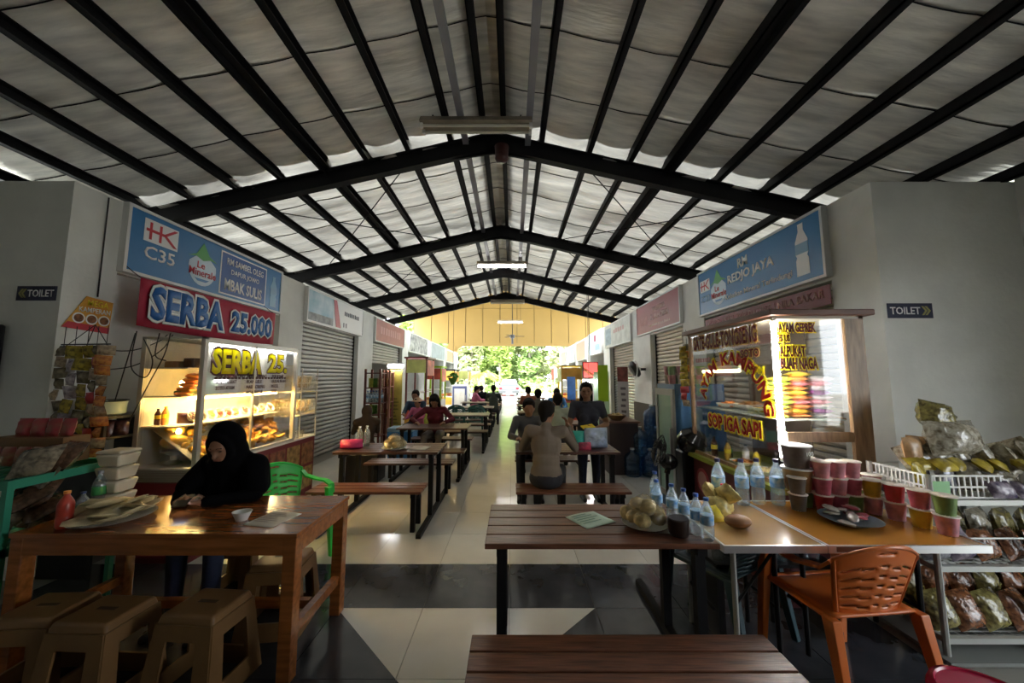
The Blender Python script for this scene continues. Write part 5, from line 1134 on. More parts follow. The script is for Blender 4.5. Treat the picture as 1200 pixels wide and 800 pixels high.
def stall(label, x0, x1, y0, y1, h, frame, cols, lit=False, sg=1):
    r = thing('food_stall', label, 'stall', (x0, y0, 0)); w = x1-x0; d = y1-y0
    part(r, 'counter', MB().box(0, w, 0, d, 0, .80), cols[0], smooth=0)
    for a in (0, w-.05):
        for b in (0, d-.05): part(r, 'post', MB().box(a, a+.05, b, b+.05, .80, h), frame, smooth=0)
    part(r, 'roof', MB().box(-.04, w+.04, -.04, d+.04, h, h+.05), frame, smooth=0)
    part(r, 'shelf', MB().box(.05, w-.05, .05, d-.05, 1.15, 1.17), M_laminate, smooth=0)
    part(r, 'pane', MB().box(.05, w-.05, .0, .006, .80, h), M_glass, smooth=0)
    part(r, 'menu_panel', MB().box(.03, w-.03, -.012, -.004, h-.42, h-.04), cols[1], smooth=0)
    part(r, 'side_panel', MB().box(*((w+.002, w+.012) if sg > 0 else (-.012, -.002)), .05, d-.05, h-.5, h-.04), cols[2], smooth=0)
    part(r, 'picture_panel', MB().box(.04, w-.04, -.012, -.004, .45, .76), cols[2], smooth=0)
    for k in range(4): part(r, 'food_tray', MB().box(.07+(w-.14)/4*k, .04+(w-.14)/4*(k+1)+.02, .08, d-.08, .81, .90), [F_org, F_yel, F_red, F_gold][k], smooth=0, bevel=.02)
    if lit: lamp_tube(r, (.06, .06, h-.06), (w-.06, .06, h-.06), M_lit2, .018)
    return r
P_red = mat('panel_red', (.70,.12,.08), .5, var=.5, scale=4); P_or = mat('panel_orange', (.80,.42,.06), .5, var=.3, scale=3); P_wh = mat('panel_white', (.78,.76,.70), .5, var=.2, scale=5); P_lm = mat('panel_lime', (.62,.66,.20), .5, var=.3, scale=3)
stall('red-posted food stall with red and lime posters on the left row', -3.1, -2.48, 10.6, 11.6, 2.15, mat('dark_red_post', (.14,.02,.015), .4), (P_or, P_lm, P_red), True)
stall('food stall with red posters and green posts beyond the red-posted stall', -3.1, -2.50, 12.9, 13.8, 1.95, M_lime, (P_wh, P_red, P_red))
stall('food stall with orange menu panels on the left row', -3.1, -2.45, 15.6, 16.8, 1.9, M_steel, (P_wh, P_or, P_or), True)
stall('white-framed stall with yellow panels nearest the far opening on the left', -3.0, -2.2, 18.4, 19.6, 1.95, M_white, (P_wh, P_lm, P_or), True)
r = thing('white_fridge', 'white fridge with a dark door edge below the orange menu panels', 'fridge', (-2.40, 14.6, 0)); part(r, 'body', MB().box(0,.62,0,.6,0,1.30), M_white, smooth=0, bevel=.01); dr = part(r, 'door', MB().box(.03,.59,-.03,0,.1,1.25), mat('fridge_dark', (.10,.12,.25), .4), smooth=0); part(dr, 'door_panel', MB().box(.10,.52,-.035,-.03,.2,1.15), P_wh, smooth=0); part(dr, 'handle', MB().box(.54,.56,-.06,-.03,.6,.9), M_alu, smooth=0)
r = thing('hanging_basket', 'dark hanging plant basket in front of the green-posted stall', 'basket', (-1.98, 12.2, 1.35)); part(r, 'pot', MB().lathe([(.05,0),(.16,.22),(.16,.24),(0,.22)], 14), F_grn); part(r, 'cord', MB().tube([(0,0,.2),(0,0,2.87)], .006), M_black); 
o = heap(.20, .2, 24, .06, 44).build('plant', F_grn, r, loc=(0,0,.22)); o['kind'] = 'stuff'
# right side beyond the fridge
b = banner('roll_up_banner', 'white roll-up banner with dark vertical lettering beside the steel shutter', 2.16, 7.1, .25, 1.52, .22, -.75, mat('greyish_banner', (.62,.60,.62), .5)); rect(b, 'picture', -.11, .11, 1.52, 1.80, -.012, mat('brown_red_picture', (.30,.08,.07), .5, var=.6, scale=8)); 
for i in range(9): rect(b, 'print_mark', -.05+.01*(i % 3), .06-.012*(i % 2), 1.36-.11*i, 1.41-.11*i, -.015, mat('banner_ink', (.16,.14,.17), .5))
banner('hanging_banner', 'plain lime green banner hanging in the right row', 2.22, 8.9, 1.02, 1.90, .24, -.3, M_lime)
r = thing('counter_box', 'dark serving counter with baskets between the banner and the standing woman', 'counter', (1.62, 6.15, 0)); part(r, 'body', MB().box(0,.48,0,.7,0,.84), mat('dark_counter', (.06,.04,.04), .5), smooth=0); part(r, 'top', MB().box(-.03,.51,-.03,.73,.84,.87), mat('brown_top', (.20,.10,.07), .4), smooth=0)
bowl('tan basket of wrapped food on the dark serving counter', (1.80, 6.35, .87), .16, .09, F_crk, dish=M_tan, seed=31)
r = thing('menu_light_box', 'red glowing menu box hanging over the right row of stalls', 'sign', (1.95, 10.0, 1.58)); part(r, 'case', MB().box(0,.42,0,.10,0,.44), M_steel, smooth=0); rect(r, 'face', .02,.40,.02,.42,-.004, mat('lit_red_menu', (.75,.06,.05), .5, emit=.5), .004); poly(r, 'stripe', [(.02,.30),(.02,.18),(.30,.02),(.40,.02)], -.007, mat('menu_orange', (.75,.25,.12), .5)); part(r, 'hanger', MB().cyl((.2,.05,.44),(.2,.05,2.52),.01), M_steel)
r = thing('tube_light', 'bright white lamp just above the head of the standing woman', 'light', (1.86, 9.6, 1.50)); lamp_tube(r, (0,0,0), (.32,0,0), M_lit2, .045); part(r, 'cord', MB().tube([(.16,0,.04),(.16,0,2.55)], .006), M_black); part(r, 'holder', MB().box(-.01,.33,-.03,.03,.035,.06), M_white, smooth=0)
stall('yellow and red stall at the far end of the right row', 1.65, 2.35, 12.2, 13.2, 1.95, mat('yellow_post', (.80,.58,.06), .5), (P_red, P_or, P_lm), True, -1)
stall('white and orange stall with hanging goods near the far opening on the right', 1.85, 2.6, 16.0, 17.2, 2.0, M_white, (P_or, P_wh, P_red), True, -1)
banner('hanging_banner', 'blue and white banner below the glowing red menu box', 1.72, 10.6, .95, 1.62, .24, 0, mat('blue_banner', (.05,.20,.62), .5, var=.6, scale=3))
for k in range(3): banner('shop_poster', ['pale green poster', 'white poster', 'pale lime poster'][k] + ' standing along the right row beyond the lime banner', 2.35+.12*k, 9.6+.9*k, .3, 1.75, .4, -.4, [mat('pale_green_poster', (.50,.68,.50), .5), P_wh, P_lm][k])
# far goods on the left tables
q = random.Random(17)
for k, (x, y, z, m, t) in enumerate(((-2.35,9.4,0,mat('dark_blue_bag', (.04,.08,.16), .5),'dark blue goods bag on the floor behind the yellow banner'),(-2.15,9.2,0,F_lime,'yellow-green goods bag on the floor behind the yellow banner'),(-2.0,9.6,0,M_org,'orange goods bag on the floor beyond the woman in dark red'),(-2.4,10.0,.0,P_wh,'white goods bag on the floor by the red-posted stall'))):
    bag(t, (x, y, z), .40, .85, .3, m, (0,0,.3*k), None, 'bag', 'goods_bag')
r = thing('cool_box', 'blue cool box with a pale lid left of the woman in dark red', 'box', (-2.42, 7.15, 0)); part(r, 'body', MB().frus(.25,.2,0,.55,.46,.36,.50,.40), mat('cool_blue', (.05,.22,.48), .4), bevel=.01); part(r, 'lid', MB().box(0,.5,0,.4,.55,.62), mat('cool_lid', (.30,.50,.65), .4), bevel=.01, smooth=0)
# ------------------------------------------------------------------ people: one continuous remeshed body each, coloured by region
def blobs(pieces):
    b = MB()
    for pc in pieces:
        k = pc[0]
        if k == 'c':                                     # tapered capsule
            _, p, q, r0, r1 = pc[:5]; p, q = V(p), V(q); b.ell(p, (r0,)*3, 14, 9); b.ell(q, (r1,)*3, 14, 9); b.cyl(p, q, r0, r1, 14)
        else:                                            # ellipsoid: centre, radii, matrix
            b.ell(pc[1], pc[2], 18, 12, pc[3] if len(pc) > 3 and isinstance(pc[3], Matrix) else None)
    return b
def remesh(name, pieces, vox, smooth_it=5):
    me = blobs(pieces).mesh('tmp', M_skin, 0); o = bpy.data.objects.new('tmp', me); COL.objects.link(o)
    m = o.modifiers.new('r', 'REMESH'); m.mode = 'VOXEL'; m.voxel_size = vox; m.use_smooth_shade = True
    if smooth_it: s = o.modifiers.new('s', 'SMOOTH'); s.factor = .5; s.iterations = smooth_it
    dg = bpy.context.evaluated_depsgraph_get(); out = bpy.data.meshes.new_from_object(o.evaluated_get(dg)); bpy.data.objects.remove(o)
    out.name = name; return out
def hand(w, d, n, sgn, sc=1., curl=.5, tag_='skin'):
    # w wrist, d forward, n palm normal; sgn: which side the thumb leaves on
    w, d, n = V(w), V(d).normalized(), V(n); n = (n - d*n.dot(d)).normalized(); s = d.cross(n)*sgn
    P = []; k = sc
    P.append(('c', w, w+d*.03*k, .024*k, .026*k))
    for i, (o, l) in enumerate(((.030,.066),(.010,.074),(-.010,.070),(-.029,.054))):
        b = w + d*.082*k + s*o*k - d*abs(o)*.25*k
        P.append(('c', w+d*.02*k+s*o*.5*k, b, .015*k, .0125*k))
        dd = d.copy(); a = curl*(1+.12*i)
        p = b
        for j, f in enumerate((.45, .32, .23)):
            ang = a*(.75 if j == 0 else 1); dd = (dd*math.cos(ang) + n*math.sin(ang)).normalized(); nn = (n*math.cos(ang) - d*math.sin(ang))
            q = p + dd*l*f*k; P.append(('c', p, q, .0092*k-.0008*j*k, .0086*k-.0008*j*k)); p = q
    t0 = w + d*.022*k + s*.026*k; t1 = t0 + (d*.6+s*.75+n*.35).normalized()*.042*k; t2 = t1 + (d*.9+s*.15+n*.45).normalized()*.034*k
    P += [('c', t0, t1, .0135*k, .011*k), ('c', t1, t2, .0105*k, .0085*k)]
    return P
def person(label, J, mats, vox=.012, fem=False, group=None, sc=1., face=True, hands=None, hair='short', sleeve='long', hair_m=None, skirt=False, eyes=False):
    # J: world joints  head, neck, chest, pelvis, shL/elL/haL, shR/elR/haR, hipL/knL/anL, hipR/knR/anR, look (dir), side (dir from R to L)
    j = {k: V(v) for k, v in J.items()}
    side = j['side'].normalized(); look = j['look'].normalized()
    up = (j['head']-j['neck']).normalized(); fside = look.cross(V((0,0,1))).normalized()*-1
    hu = fside.cross(look).normalized()
    if hu.z < 0: hu = -hu
    HM = Matrix((fside, look, hu)).transposed()          # head frame: x side, y look, z up
    P = []                                               # (piece, region)
    def A(reg, *pc): P.append((pc, reg))
    k = sc
    fwd = side.cross(V((0,0,1))).normalized()
    if fwd.dot(look) < 0 and fwd.dot(j['knL']-j['hipL']) < 0: fwd = -fwd
    tz = (j['chest']-j['pelvis']).normalized(); TM = Matrix((side, tz.cross(side).normalized(), tz)).transposed()
    A('skin', 'e', j['head'], (.077*k, .098*k, .118*k), HM)
    A('skin', 'e', j['head']+HM @ V((0,.022,-.062))*k, (.056*k, .066*k, .062*k), HM)
    if face:
        A('skin', 'c', j['head']+HM @ V((0,.092,.002))*k, j['head']+HM @ V((0,.112,-.032))*k, .010*k, .015*k)
        for s in (-1, 1): A('skin', 'e', j['head']+HM @ V((s*.078,-.008,-.012))*k, (.012*k,.022*k,.034*k), HM)
        A('skin', 'c', j['head']+HM @ V((-.022,.086,-.066))*k, j['head']+HM @ V((.022,.086,-.066))*k, .0105*k, .0105*k)
        A('skin', 'c', j['head']+HM @ V((-.035,.088,.022))*k, j['head']+HM @ V((.035,.088,.022))*k, .013*k, .013*k)
    A('skin', 'c', j['neck'], j['head']-up*.05*k, .053*k, .048*k)
    A('shirt', 'e', j['chest'], (.165*k, .115*k, .17*k), TM); A('shirt', 'c', j['chest']+tz*.10*k, j['neck']-up*.015*k, .10*k, .064*k)
    A('shirt', 'e', (j['chest']+j['pelvis'])/2, (.145*k, .108*k, .16*k), TM); A('shirt', 'e', j['pelvis']+tz*.05*k, (.165*k, .125*k, .12*k), TM)
    A('pants', 'e', j['pelvis']-tz*.02*k, (.163*k, .128*k, .105*k), TM)
    if fem:
        for s in (-1, 1): A('shirt', 'e', j['chest']+TM @ V((s*.07,.0,-.03))*k+fwd*.085*k, (.062*k,)*3)
    for S in 'LR':
        sh, el, ha = j['sh'+S], j['el'+S], j['ha'+S]
        A('shirt', 'c', j['chest']+tz*.10*k, sh, .085*k, .066*k)
        A('shirt', 'c', sh, sh.lerp(el, .55) if sleeve == 'short' else el, .060*k, .054*k if sleeve == 'short' else .047*k)
        if sleeve == 'short': A('skin', 'c', sh.lerp(el, .4), el, .046*k, .037*k); A('skin', 'c', el, ha, .038*k, .026*k)
        else: A('shirt', 'c', el, ha, .047*k, .036*k); A('skin', 'c', el.lerp(ha, .8), ha, .027*k, .025*k)
        hd = (hands or {}).get(S)
        if hd:
            for pc in hand(ha, hd[0], hd[1], hd[2], k, hd[3] if len(hd) > 3 else .45): P.append((pc, 'skin'))
        else:
            for pc in hand(ha, ha-el, fwd*.3-V((0,0,1)), 1 if S == 'L' else -1, k, .4): P.append((pc, 'skin'))
        hp, kn, an = j['hip'+S], j['kn'+S], j['an'+S]
        A('pants', 'c', hp, kn, .092*k, .062*k); A('pants', 'c', kn, an, .060*k, .043*k)
        ft = (kn-hp); ft.z = 0
        ft = ft.normalized() if ft.length > .05 else fwd
        A('shoe', 'c', an-V((0,0,.045*k)), an+ft*.15*k-V((0,0,.055*k)), .042*k, .030*k); A('shoe', 'c', an, an-V((0,0,.045*k)), .042*k, .043*k)
    me = remesh('body', [p for p, _ in P], vox)
    me.materials.clear(); names = ['skin', 'shirt', 'pants', 'shoe']
    for n in names: me.materials.append(mats[n])
    # nearest region per face
    segs = []
    for pc, reg in P:
        if pc[0] == 'c': segs.append((names.index(reg), V(pc[1]), V(pc[2]), pc[3], pc[4]))
        else:
            Mx = pc[3] if len(pc) > 3 else Matrix.Identity(3); segs.append((names.index(reg), V(pc[1]), None, pc[2], Mx.inverted()))
    import numpy as np
    n = len(me.polygons); ctr = np.empty(n*3); me.polygons.foreach_get('center', ctr); ctr = ctr.reshape(-1, 3)
    best = np.full(n, 1e9); idx = np.zeros(n, int)
    for reg, a, b, r0, r1 in segs:
        if b is not None:
            A_ = np.array(a); d = np.array(b-a); L2 = max(1e-9, d.dot(d)); t = np.clip((ctr-A_) @ d/L2, 0, 1)
            dist = np.linalg.norm(ctr-A_-t[:, None]*d, axis=1) - (r0+(r1-r0)*t)
        else:
            q = (ctr-np.array(a)) @ np.array(r1).T / np.array(r0); l = np.linalg.norm(q, axis=1); dist = (l-1)*min(r0)
        m_ = dist < best; best[m_] = dist[m_]; idx[m_] = reg
    me.polygons.foreach_set('material_index', idx.astype('i')); me.polygons.foreach_set('use_smooth', [True]*n)
    root = thing('person', label, 'person', (j['pelvis'].x, j['pelvis'].y, 0), 0, group)
    off = V((-j['pelvis'].x, -j['pelvis'].y, 0))
    for v in me.vertices: v.co += off
    obj('body', me, root)
    def extra(nm, pieces, m, vx=None, it=4):
        e = remesh(nm, pieces, vx or vox, it); e.materials.clear(); e.materials.append(m)
        for v in e.vertices: v.co += off
        return obj(nm, e, root)
    h = j['head']; hm = hair_m or M_hair
    if hair == 'short':
        extra('hair', [('e', h+HM @ V((0,-.020,.030))*k, (.092*k,.104*k,.110*k), HM), ('e', h+HM @ V((0,.045,.094))*k, (.066*k,.055*k,.036*k), HM), ('c', h+HM @ V((0,-.06,-.02))*k, h+HM @ V((0,-.062,-.075))*k, .056*k, .04*k)], hm)
    elif hair == 'long':
        extra('hair', [('e', h+HM @ V((0,-.018,.034))*k, (.094*k,.102*k,.108*k), HM), ('e', h+HM @ V((0,.045,.09))*k, (.07*k,.055*k,.04*k), HM)] + [('c', h+HM @ V((s*.075,-.02,.02))*k, h+HM @ V((s*.085,.0,-.22))*k, .035*k, .03*k) for s in (-1, 1)] + [('c', h+HM @ V((0,-.07,0))*k, h+HM @ V((0,-.08,-.26))*k, .06*k, .06*k)], hm)
    elif hair == 'tied':
        extra('hair', [('e', h+HM @ V((0,-.020,.032))*k, (.090*k,.100*k,.106*k), HM), ('e', h+HM @ V((0,.040,.094))*k, (.068*k,.055*k,.036*k), HM)] + [('c', h+HM @ V((s*.07,-.01,.03))*k, h+HM @ V((s*.075,-.02,-.13))*k, .022*k, .018*k) for s in (-1, 1)] + [('c', h+HM @ V((-.055,-.045,-.05))*k, h+HM @ V((-.085,-.02,-.26))*k, .035*k, .02*k)], hm)
    if eyes:
        for s in (-1, 1):
            e = MB().ell(tuple(off+h+HM @ V((s*.031,.090,.004))*k), (.013*k,.006*k,.006*k), 10, 6, HM); e.build('eye', mat('eye_dark', (.02,.015,.012), .2), root)
            e = MB().tube([tuple(off+h+HM @ V((s*(.016+.010*t),.097-.003*t,.026+.002*math.sin(t*1.2)))*k) for t in range(4)], .004*k, 5); e.build('eyebrow', M_hair, root)
        e = MB().tube([tuple(off+h+HM @ V((-.024+.008*t,.096-.0006*(t-3)**2,-.066))*k) for t in range(7)], .005*k, 6); e.build('mouth', mat('lip_brown', (.24,.08,.06), .45), root)
    return root, extra, HM, j
def sit(px, py, seat, yaw, lean=.0, sc=1., slump=0., head_drop=0., look_pitch=-.1, look_yaw=0., knee=.42, foot_fwd=.0):
    # a seated default pose facing yaw (0 = +Y)
    f = V((-math.sin(yaw), math.cos(yaw), 0)); s = V((-f.y, f.x, 0)); z = V((0,0,1)); k = sc   # s: left side
    pel = V((px, py, seat+.10*k)); t = (z*math.cos(lean)+f*math.sin(lean)).normalized()
    ch = pel + t*.32*k; nk = ch + t*.20*k; hd = nk + (t*.8+f*.25).normalized()*(.145-head_drop)*k
    J = {'pelvis': pel, 'chest': ch, 'neck': nk, 'head': hd, 'side': s, 'look': (f*math.cos(look_yaw)+s*math.sin(look_yaw)) + z*look_pitch}
    for S, q in (('L', 1), ('R', -1)):
        sh = nk - t*.055*k + s*q*.175*k; J['sh'+S] = sh
        J['el'+S] = sh - z*.20*k + f*.16*k + s*q*.05*k; J['ha'+S] = J['el'+S] + f*.21*k - s*q*.06*k + z*.0
        J['hip'+S] = pel + s*q*.085*k - z*.01
        J['kn'+S] = J['hip'+S] + f*knee*k + s*q*.05*k - z*.0; J['an'+S] = V((J['kn'+S].x, J['kn'+S].y, .075*k)) + f*foot_fwd
    return J
def MS(shirt, pants, shoe=None, skin=None): return {'skin': skin or M_skin, 'shirt': shirt, 'pants': pants, 'shoe': shoe or M_black}
C_tan = mat('grey_tan_shirt', (.19,.155,.12), .9, var=.15, scale=6, bump=.15, bscale=14); C_dark = mat('charcoal_cloth', (.030,.032,.04), .85, var=.2, scale=8); C_black = mat('black_cloth', (.004,.004,.005), .95, spec=.05); C_jean = mat('dark_jeans', (.012,.018,.045), .85, var=.3, scale=20)
# 1 woman in black hijab at the teak table, leaning on it
J = sit(-2.02, 2.86, .425, math.pi-.12, .30, .98, look_pitch=-.42, look_yaw=.16, knee=.38)
J['head'] = J['head'] + V((.03, -.03, 0))
J.update(elR=(-2.27, 2.58, .80), haR=(-2.16, 2.43, .80), elL=(-1.76, 2.58, .80), haL=(-1.96, 2.42, .805))
root, extra, HM, j = person('woman in a black hijab leaning on the teak table with a phone', J, MS(C_black, C_jean), .007, True, sc=.98, hair=None, eyes=True,
    hands={'R': ((.75,-.45,.05), (0,.2,1), -1, .55), 'L': ((-.9,-.25,.05), (.1,.1,1), 1, .5)})
h = j['head']; z = V((0,0,1)); lk = j['look'].normalized(); fr_ = V((lk.x, lk.y, 0)).normalized(); sd = V((-fr_.y, fr_.x, 0))
ring = [h + HM @ V((math.cos(a)*.066, .058-.012*math.cos(a)**2, -.004+math.sin(a)*.098)) for a in [k*math.pi/12 for k in range(24)]]
pcs = [('c', ring[i], ring[(i+1) % 24], .025, .025) for i in range(24)]
pcs += [('e', h+HM @ V((0,-.034,.026)), (.116,.104,.134), HM), ('e', h+HM @ V((0,-.045,-.07)), (.112,.095,.12), HM)]
N0 = j['neck']; C0 = j['chest']
for a in range(12):                                      # veil falls from the chin and nape over shoulders and chest
    t = a*math.pi/6; d = sd*math.cos(t)*.17 + fr_*math.sin(t)*.11
    pcs.append(('c', h+HM @ V((.055*math.cos(t),-.01+.045*math.sin(t),-.105)), C0+z*.10+d*.9, .06, .062))
    pcs.append(('c', C0+z*.10+d*.9, C0-z*.03+d*1.02, .062, .055))
pcs += [('c', N0-z*.05, j['shL'], .10, .092), ('c', N0-z*.05, j['shR'], .10, .092), ('c', j['shL'], j['shL'].lerp(j['elL'], .75), .092, .078), ('c', j['shR'], j['shR'].lerp(j['elR'], .75), .092, .078), ('e', C0+z*.03, (.20,.15,.16))]
extra('hijab', pcs, C_black, .008, 14)
o = MB().box(-.036,.036,-.004,.004,-.07,.07).build('mobile_phone', M_black, loc=(-2.06, 2.36, .83), rot=(-1.35, 0, .35), smooth=0, bevel=.003); tag(o, 'black phone with a bright screen in the hands of the woman in the hijab', 'phone')
MB().box(-.032,.032,.004,.0052,-.064,.064).build('screen', mat('phone_screen', (.6,.7,.9), .2, emit=.6), o, smooth=0)
# 2 man in grey-tan shirt, back to the viewer
J = sit(.36, 3.95, .45, -.18, .16, 1.02, look_pitch=-.2, look_yaw=-.35, knee=.40)
J.update(elR=(.72, 4.24, .80), haR=(.66, 4.36, 1.02), elL=(.12, 4.25, .80), haL=(.30, 4.42, .80))
person('man in a grey-tan shirt seated with his back turned, one hand raised', J, MS(C_tan, C_dark), .008, sc=1.02, hands={'R': ((-.25,-.1,1), (-.9,-.2,0), 1, .5), 'L': ((.9,.3,0), (0,0,-1), 1, .3)})
# 3 person opposite him
J = sit(.24, 5.36, .45, math.pi, .18, .98, look_pitch=-.2)
J.update(elR=(-.02, 5.06, .80), haR=(.08, 4.88, .80), elL=(.48, 5.06, .80), haL=(.36, 4.88, .80))
person('person in a dark grey jacket half hidden behind the man in the grey-tan shirt', J, MS(mat('dark_grey_jacket', (.07,.07,.075), .85), C_dark), .012)
# 4 standing woman
yw = math.pi-.05; f = V((0,-1,0)); x0, y0 = 1.03, 4.98
J = {'pelvis': (x0, y0, .80), 'chest': (x0-.01, y0-.01, 1.10), 'neck': (x0-.015, y0-.01, 1.27), 'head': (x0-.03, y0-.045, 1.415), 'side': (1,0,0), 'look': (-.18,-1,-.08),
     'shL': (x0+.165, y0, 1.225), 'elL': (x0+.24, y0-.04, .98), 'haL': (x0+.06, y0-.25, .955), 'shR': (x0-.185, y0, 1.225), 'elR': (x0-.26, y0-.03, .97), 'haR': (x0-.215, y0-.20, .82),
     'hipL': (x0+.085, y0, .77), 'knL': (x0+.09, y0-.02, .42), 'anL': (x0+.09, y0+.01, .08), 'hipR': (x0-.085, y0, .77), 'knR': (x0-.09, y0-.02, .42), 'anR': (x0-.09, y0+.01, .08)}
C_polo = mat('charcoal_polo', (.028,.030,.045), .8, var=.15, scale=8, bump=.12, bscale=14)
root, extra, HM, j = person('woman standing in a charcoal polo shirt with long tied hair, holding a yellow note', J, MS(C_polo, C_jean), .008, True, sc=.97, hair='tied', sleeve='short', eyes=True,
    hands={'L': ((-.95,-.25,0), (0,-.1,1), 1, .5), 'R': ((.2,-.6,-.5), (.6,.2,0), -1, .4)})
extra('collar', [('c', j['neck']+V((.075*math.cos(a), .068*math.sin(a), -.008)), j['neck']+V((.075*math.cos(a+.42), .068*math.sin(a+.42), -.008)), .016, .016) for a in [k*.42 for k in range(15)] if not -2.0 < ((a+math.pi) % (2*math.pi))-math.pi < -1.2], C_dark, .008, 2)
o = MB().box(-.09,.07,-.05,.05,0,.012).build('note_pad', M_yel, loc=(x0-.06, y0-.30, .975), rot=(.25,-.12,.2), smooth=0); tag(o, 'yellow note pad held by the standing woman', 'note pad')
# 5.. others further off
J = sit(.80, 6.42, .45, -.12, .2, 1.0, look_pitch=-.1); J.update(elR=(1.06, 6.66, .84), haR=(.96, 6.86, .80), elL=(.55, 6.66, .84), haL=(.68, 6.86, .80))
person('man in a pale green shirt seated with his back to the viewer', J, MS(mat('pale_green_shirt', (.50,.56,.42), .8, bump=.12, bscale=14), C_dark), .012)
J = sit(.62, 8.62, .45, 0, .12, 1.0); J.update(elR=(.88, 8.78, .84), haR=(.78, 8.98, .80), elL=(.38, 8.78, .84), haL=(.5, 8.98, .80))
person('person in an olive grey top seated beyond the man in the pale green shirt', J, MS(mat('olive_grey_top', (.12,.11,.08), .8), C_dark), .016)
J = sit(1.18, 9.82, .45, math.pi, .22, 1.0, look_pitch=-.4); J.update(elR=(.92, 9.62, .84), haR=(1.02, 9.42, .80), elL=(1.42, 9.62, .84), haL=(1.3, 9.42, .80))
person('person with dark hair and a blue top bent over a table in the right row', J, MS(mat('blue_top', (.04,.16,.36), .8), C_dark), .016)
J = sit(.48, 10.75, .45, 0, .1, 1.0); J.update(elR=(.72, 10.9, .84), haR=(.64, 11.1, .80), elL=(.26, 10.9, .84), haL=(.36, 11.1, .80))
person('person in a rust-brown top seated far down the right row', J, MS(mat('rust_top', (.30,.10,.05), .8), C_dark), .018)
J = sit(-.62, 12.15, .45, 0, .06, 1.02); J.update(elR=(-.38, 12.3, .84), haR=(-.46, 12.5, .80), elL=(-.86, 12.3, .84), haL=(-.76, 12.5, .80))
person('man in a dark green shirt seated far down the left row by the aisle', J, MS(mat('dark_green_shirt', (.035,.05,.04), .8), C_dark), .014)
J = sit(-1.46, 7.10, .45, math.pi, .26, .98, look_pitch=-.75); J.update(elR=(-1.86, 6.84, .82), haR=(-1.72, 6.66, .79), elL=(-1.10, 6.86, .82), haL=(-1.22, 6.66, .79))
person('woman with loose dark hair in a dark red top leaning over the third left table', J, MS(mat('dark_red_top', (.13,.010,.022), .85, var=.2, scale=8), mat('grey_skirt', (.20,.17,.15), .85)), .010, True, sc=.98, hair='long')
J = sit(-2.30, 5.86, .42, .5, .1, .82, look_pitch=-.1, knee=.36)
root, extra, HM, j = person('small seated figure in a brown headscarf left of the second left table', J, MS(mat('brown_scarf', (.05,.028,.014), .9), C_dark), .011, sc=.82, hair=None)
h = j['head']; extra('headscarf', [('e', h+HM @ V((0,-.02,.02)), (.085,.085,.105), HM), ('c', h+HM @ V((0,-.03,-.06)), j['chest']+V((0,0,.04)), .075, .135), ('c', j['neck'], j['shL'], .07, .07), ('c', j['neck'], j['shR'], .07, .07)], MATS['brown_scarf'], .012, 6)
o = MB().box(-2.55,-2.05,5.70,6.05,0,.42).build('low_crate', M_black, smooth=0, bevel=.01); tag(o, 'low dark crate seat under the figure in the brown headscarf', 'crate')
J = sit(-2.02, 8.02, .45, math.pi-.3, .1, .80, knee=.34)
root, extra, HM, j = person('child in a pink top and peach hat at the left tables', J, MS(mat('pink_top', (.60,.14,.26), .8), C_jean), .013, sc=.80, hair='short')
h = j['head']; extra('hat', [('e', h+HM @ V((0,-.01,.06)), (.085,.09,.06), HM), ('e', h+HM @ V((0,-.01,.045)), (.13,.13,.016), HM)], mat('peach_hat', (.62,.38,.22), .8), .01, 3)
J = sit(-2.45, 8.0+.35, .45, math.pi, .1, .98); J['pelvis'] = J['pelvis']
for kk in list(J):
    if kk not in ('side', 'look'): J[kk] = V(J[kk]) + V((.25, -.1+.2, 0))
person('person in a dark blue top beside the child in the peach hat', J, MS(mat('dark_blue_top', (.02,.05,.09), .85), C_dark), .016)
o = MB().box(-2.5,-1.8,8.06,8.50,.0,.45).build('seat_box', mat('brown_box', (.14,.08,.05), .7), smooth=0); tag(o, 'low brown box seat under the two figures at the left tables', 'box')
J = sit(-1.35, 13.0, .45, -1.2, .1, .95); person('person in a pink top far down the left row', J, MS(mat('bright_pink_top', (.62,.16,.30), .8), C_dark), .018)
J = sit(-1.12, 14.0, .45, .6, .15, .95); person('person in black beside the person in pink far down the left row', J, MS(C_black, C_dark), .018)
# ------------------------------------------------------------------ lamps under the roof
def fixture(label, x, y, z, L=1.26, lit=False, rods=None, m=None):
    r = thing('tube_fixture', label, 'lamp', (x, y, z))
    part(r, 'housing', MB().add([(-L/2,-.11,.0),(L/2,-.11,0),(L/2,.11,0),(-L/2,.11,0),(-L/2,-.05,.09),(L/2,-.05,.09),(L/2,.05,.09),(-L/2,.05,.09)], [(3,2,1,0),(4,5,6,7),(0,1,5,4),(1,2,6,5),(2,3,7,6),(3,0,4,7)]), mat('dusty_housing', (.34,.29,.22), .5, var=.3, scale=5), smooth=0)
    for b in (-.055, .055):
        part(r, 'tube', MB().cyl((-L/2+.03, b, -.022), (L/2-.03, b, -.022), .016, n=10), (M_lit2 if lit else mat('unlit_tube', (.70,.68,.58), .3)))
        for a in (-1, 1): part(r, 'socket', MB().box(a*(L/2-.015)-.015, a*(L/2-.015)+.015, b-.02, b+.02, -.045, .0), M_white, smooth=0)
    if rods:
        for a in (-.4, .4): part(r, 'hanger', MB().cyl((a*L, 0, .09), (a*L, 0, rods), .008, n=6), M_steel)
    return r
fixture('dusty unlit twin-tube lamp under the nearest roof bay', -.385, 3.70, 4.31, 1.20, rods=.14)
fixture('lit twin-tube lamp under the second roof bay', -.24, 8.5, 4.28, 1.2, True, rods=.22)
fixture('dark twin-tube lamp hung on the last roof frame', -.15, 12.25, 4.16, 1.15, rods=.16)
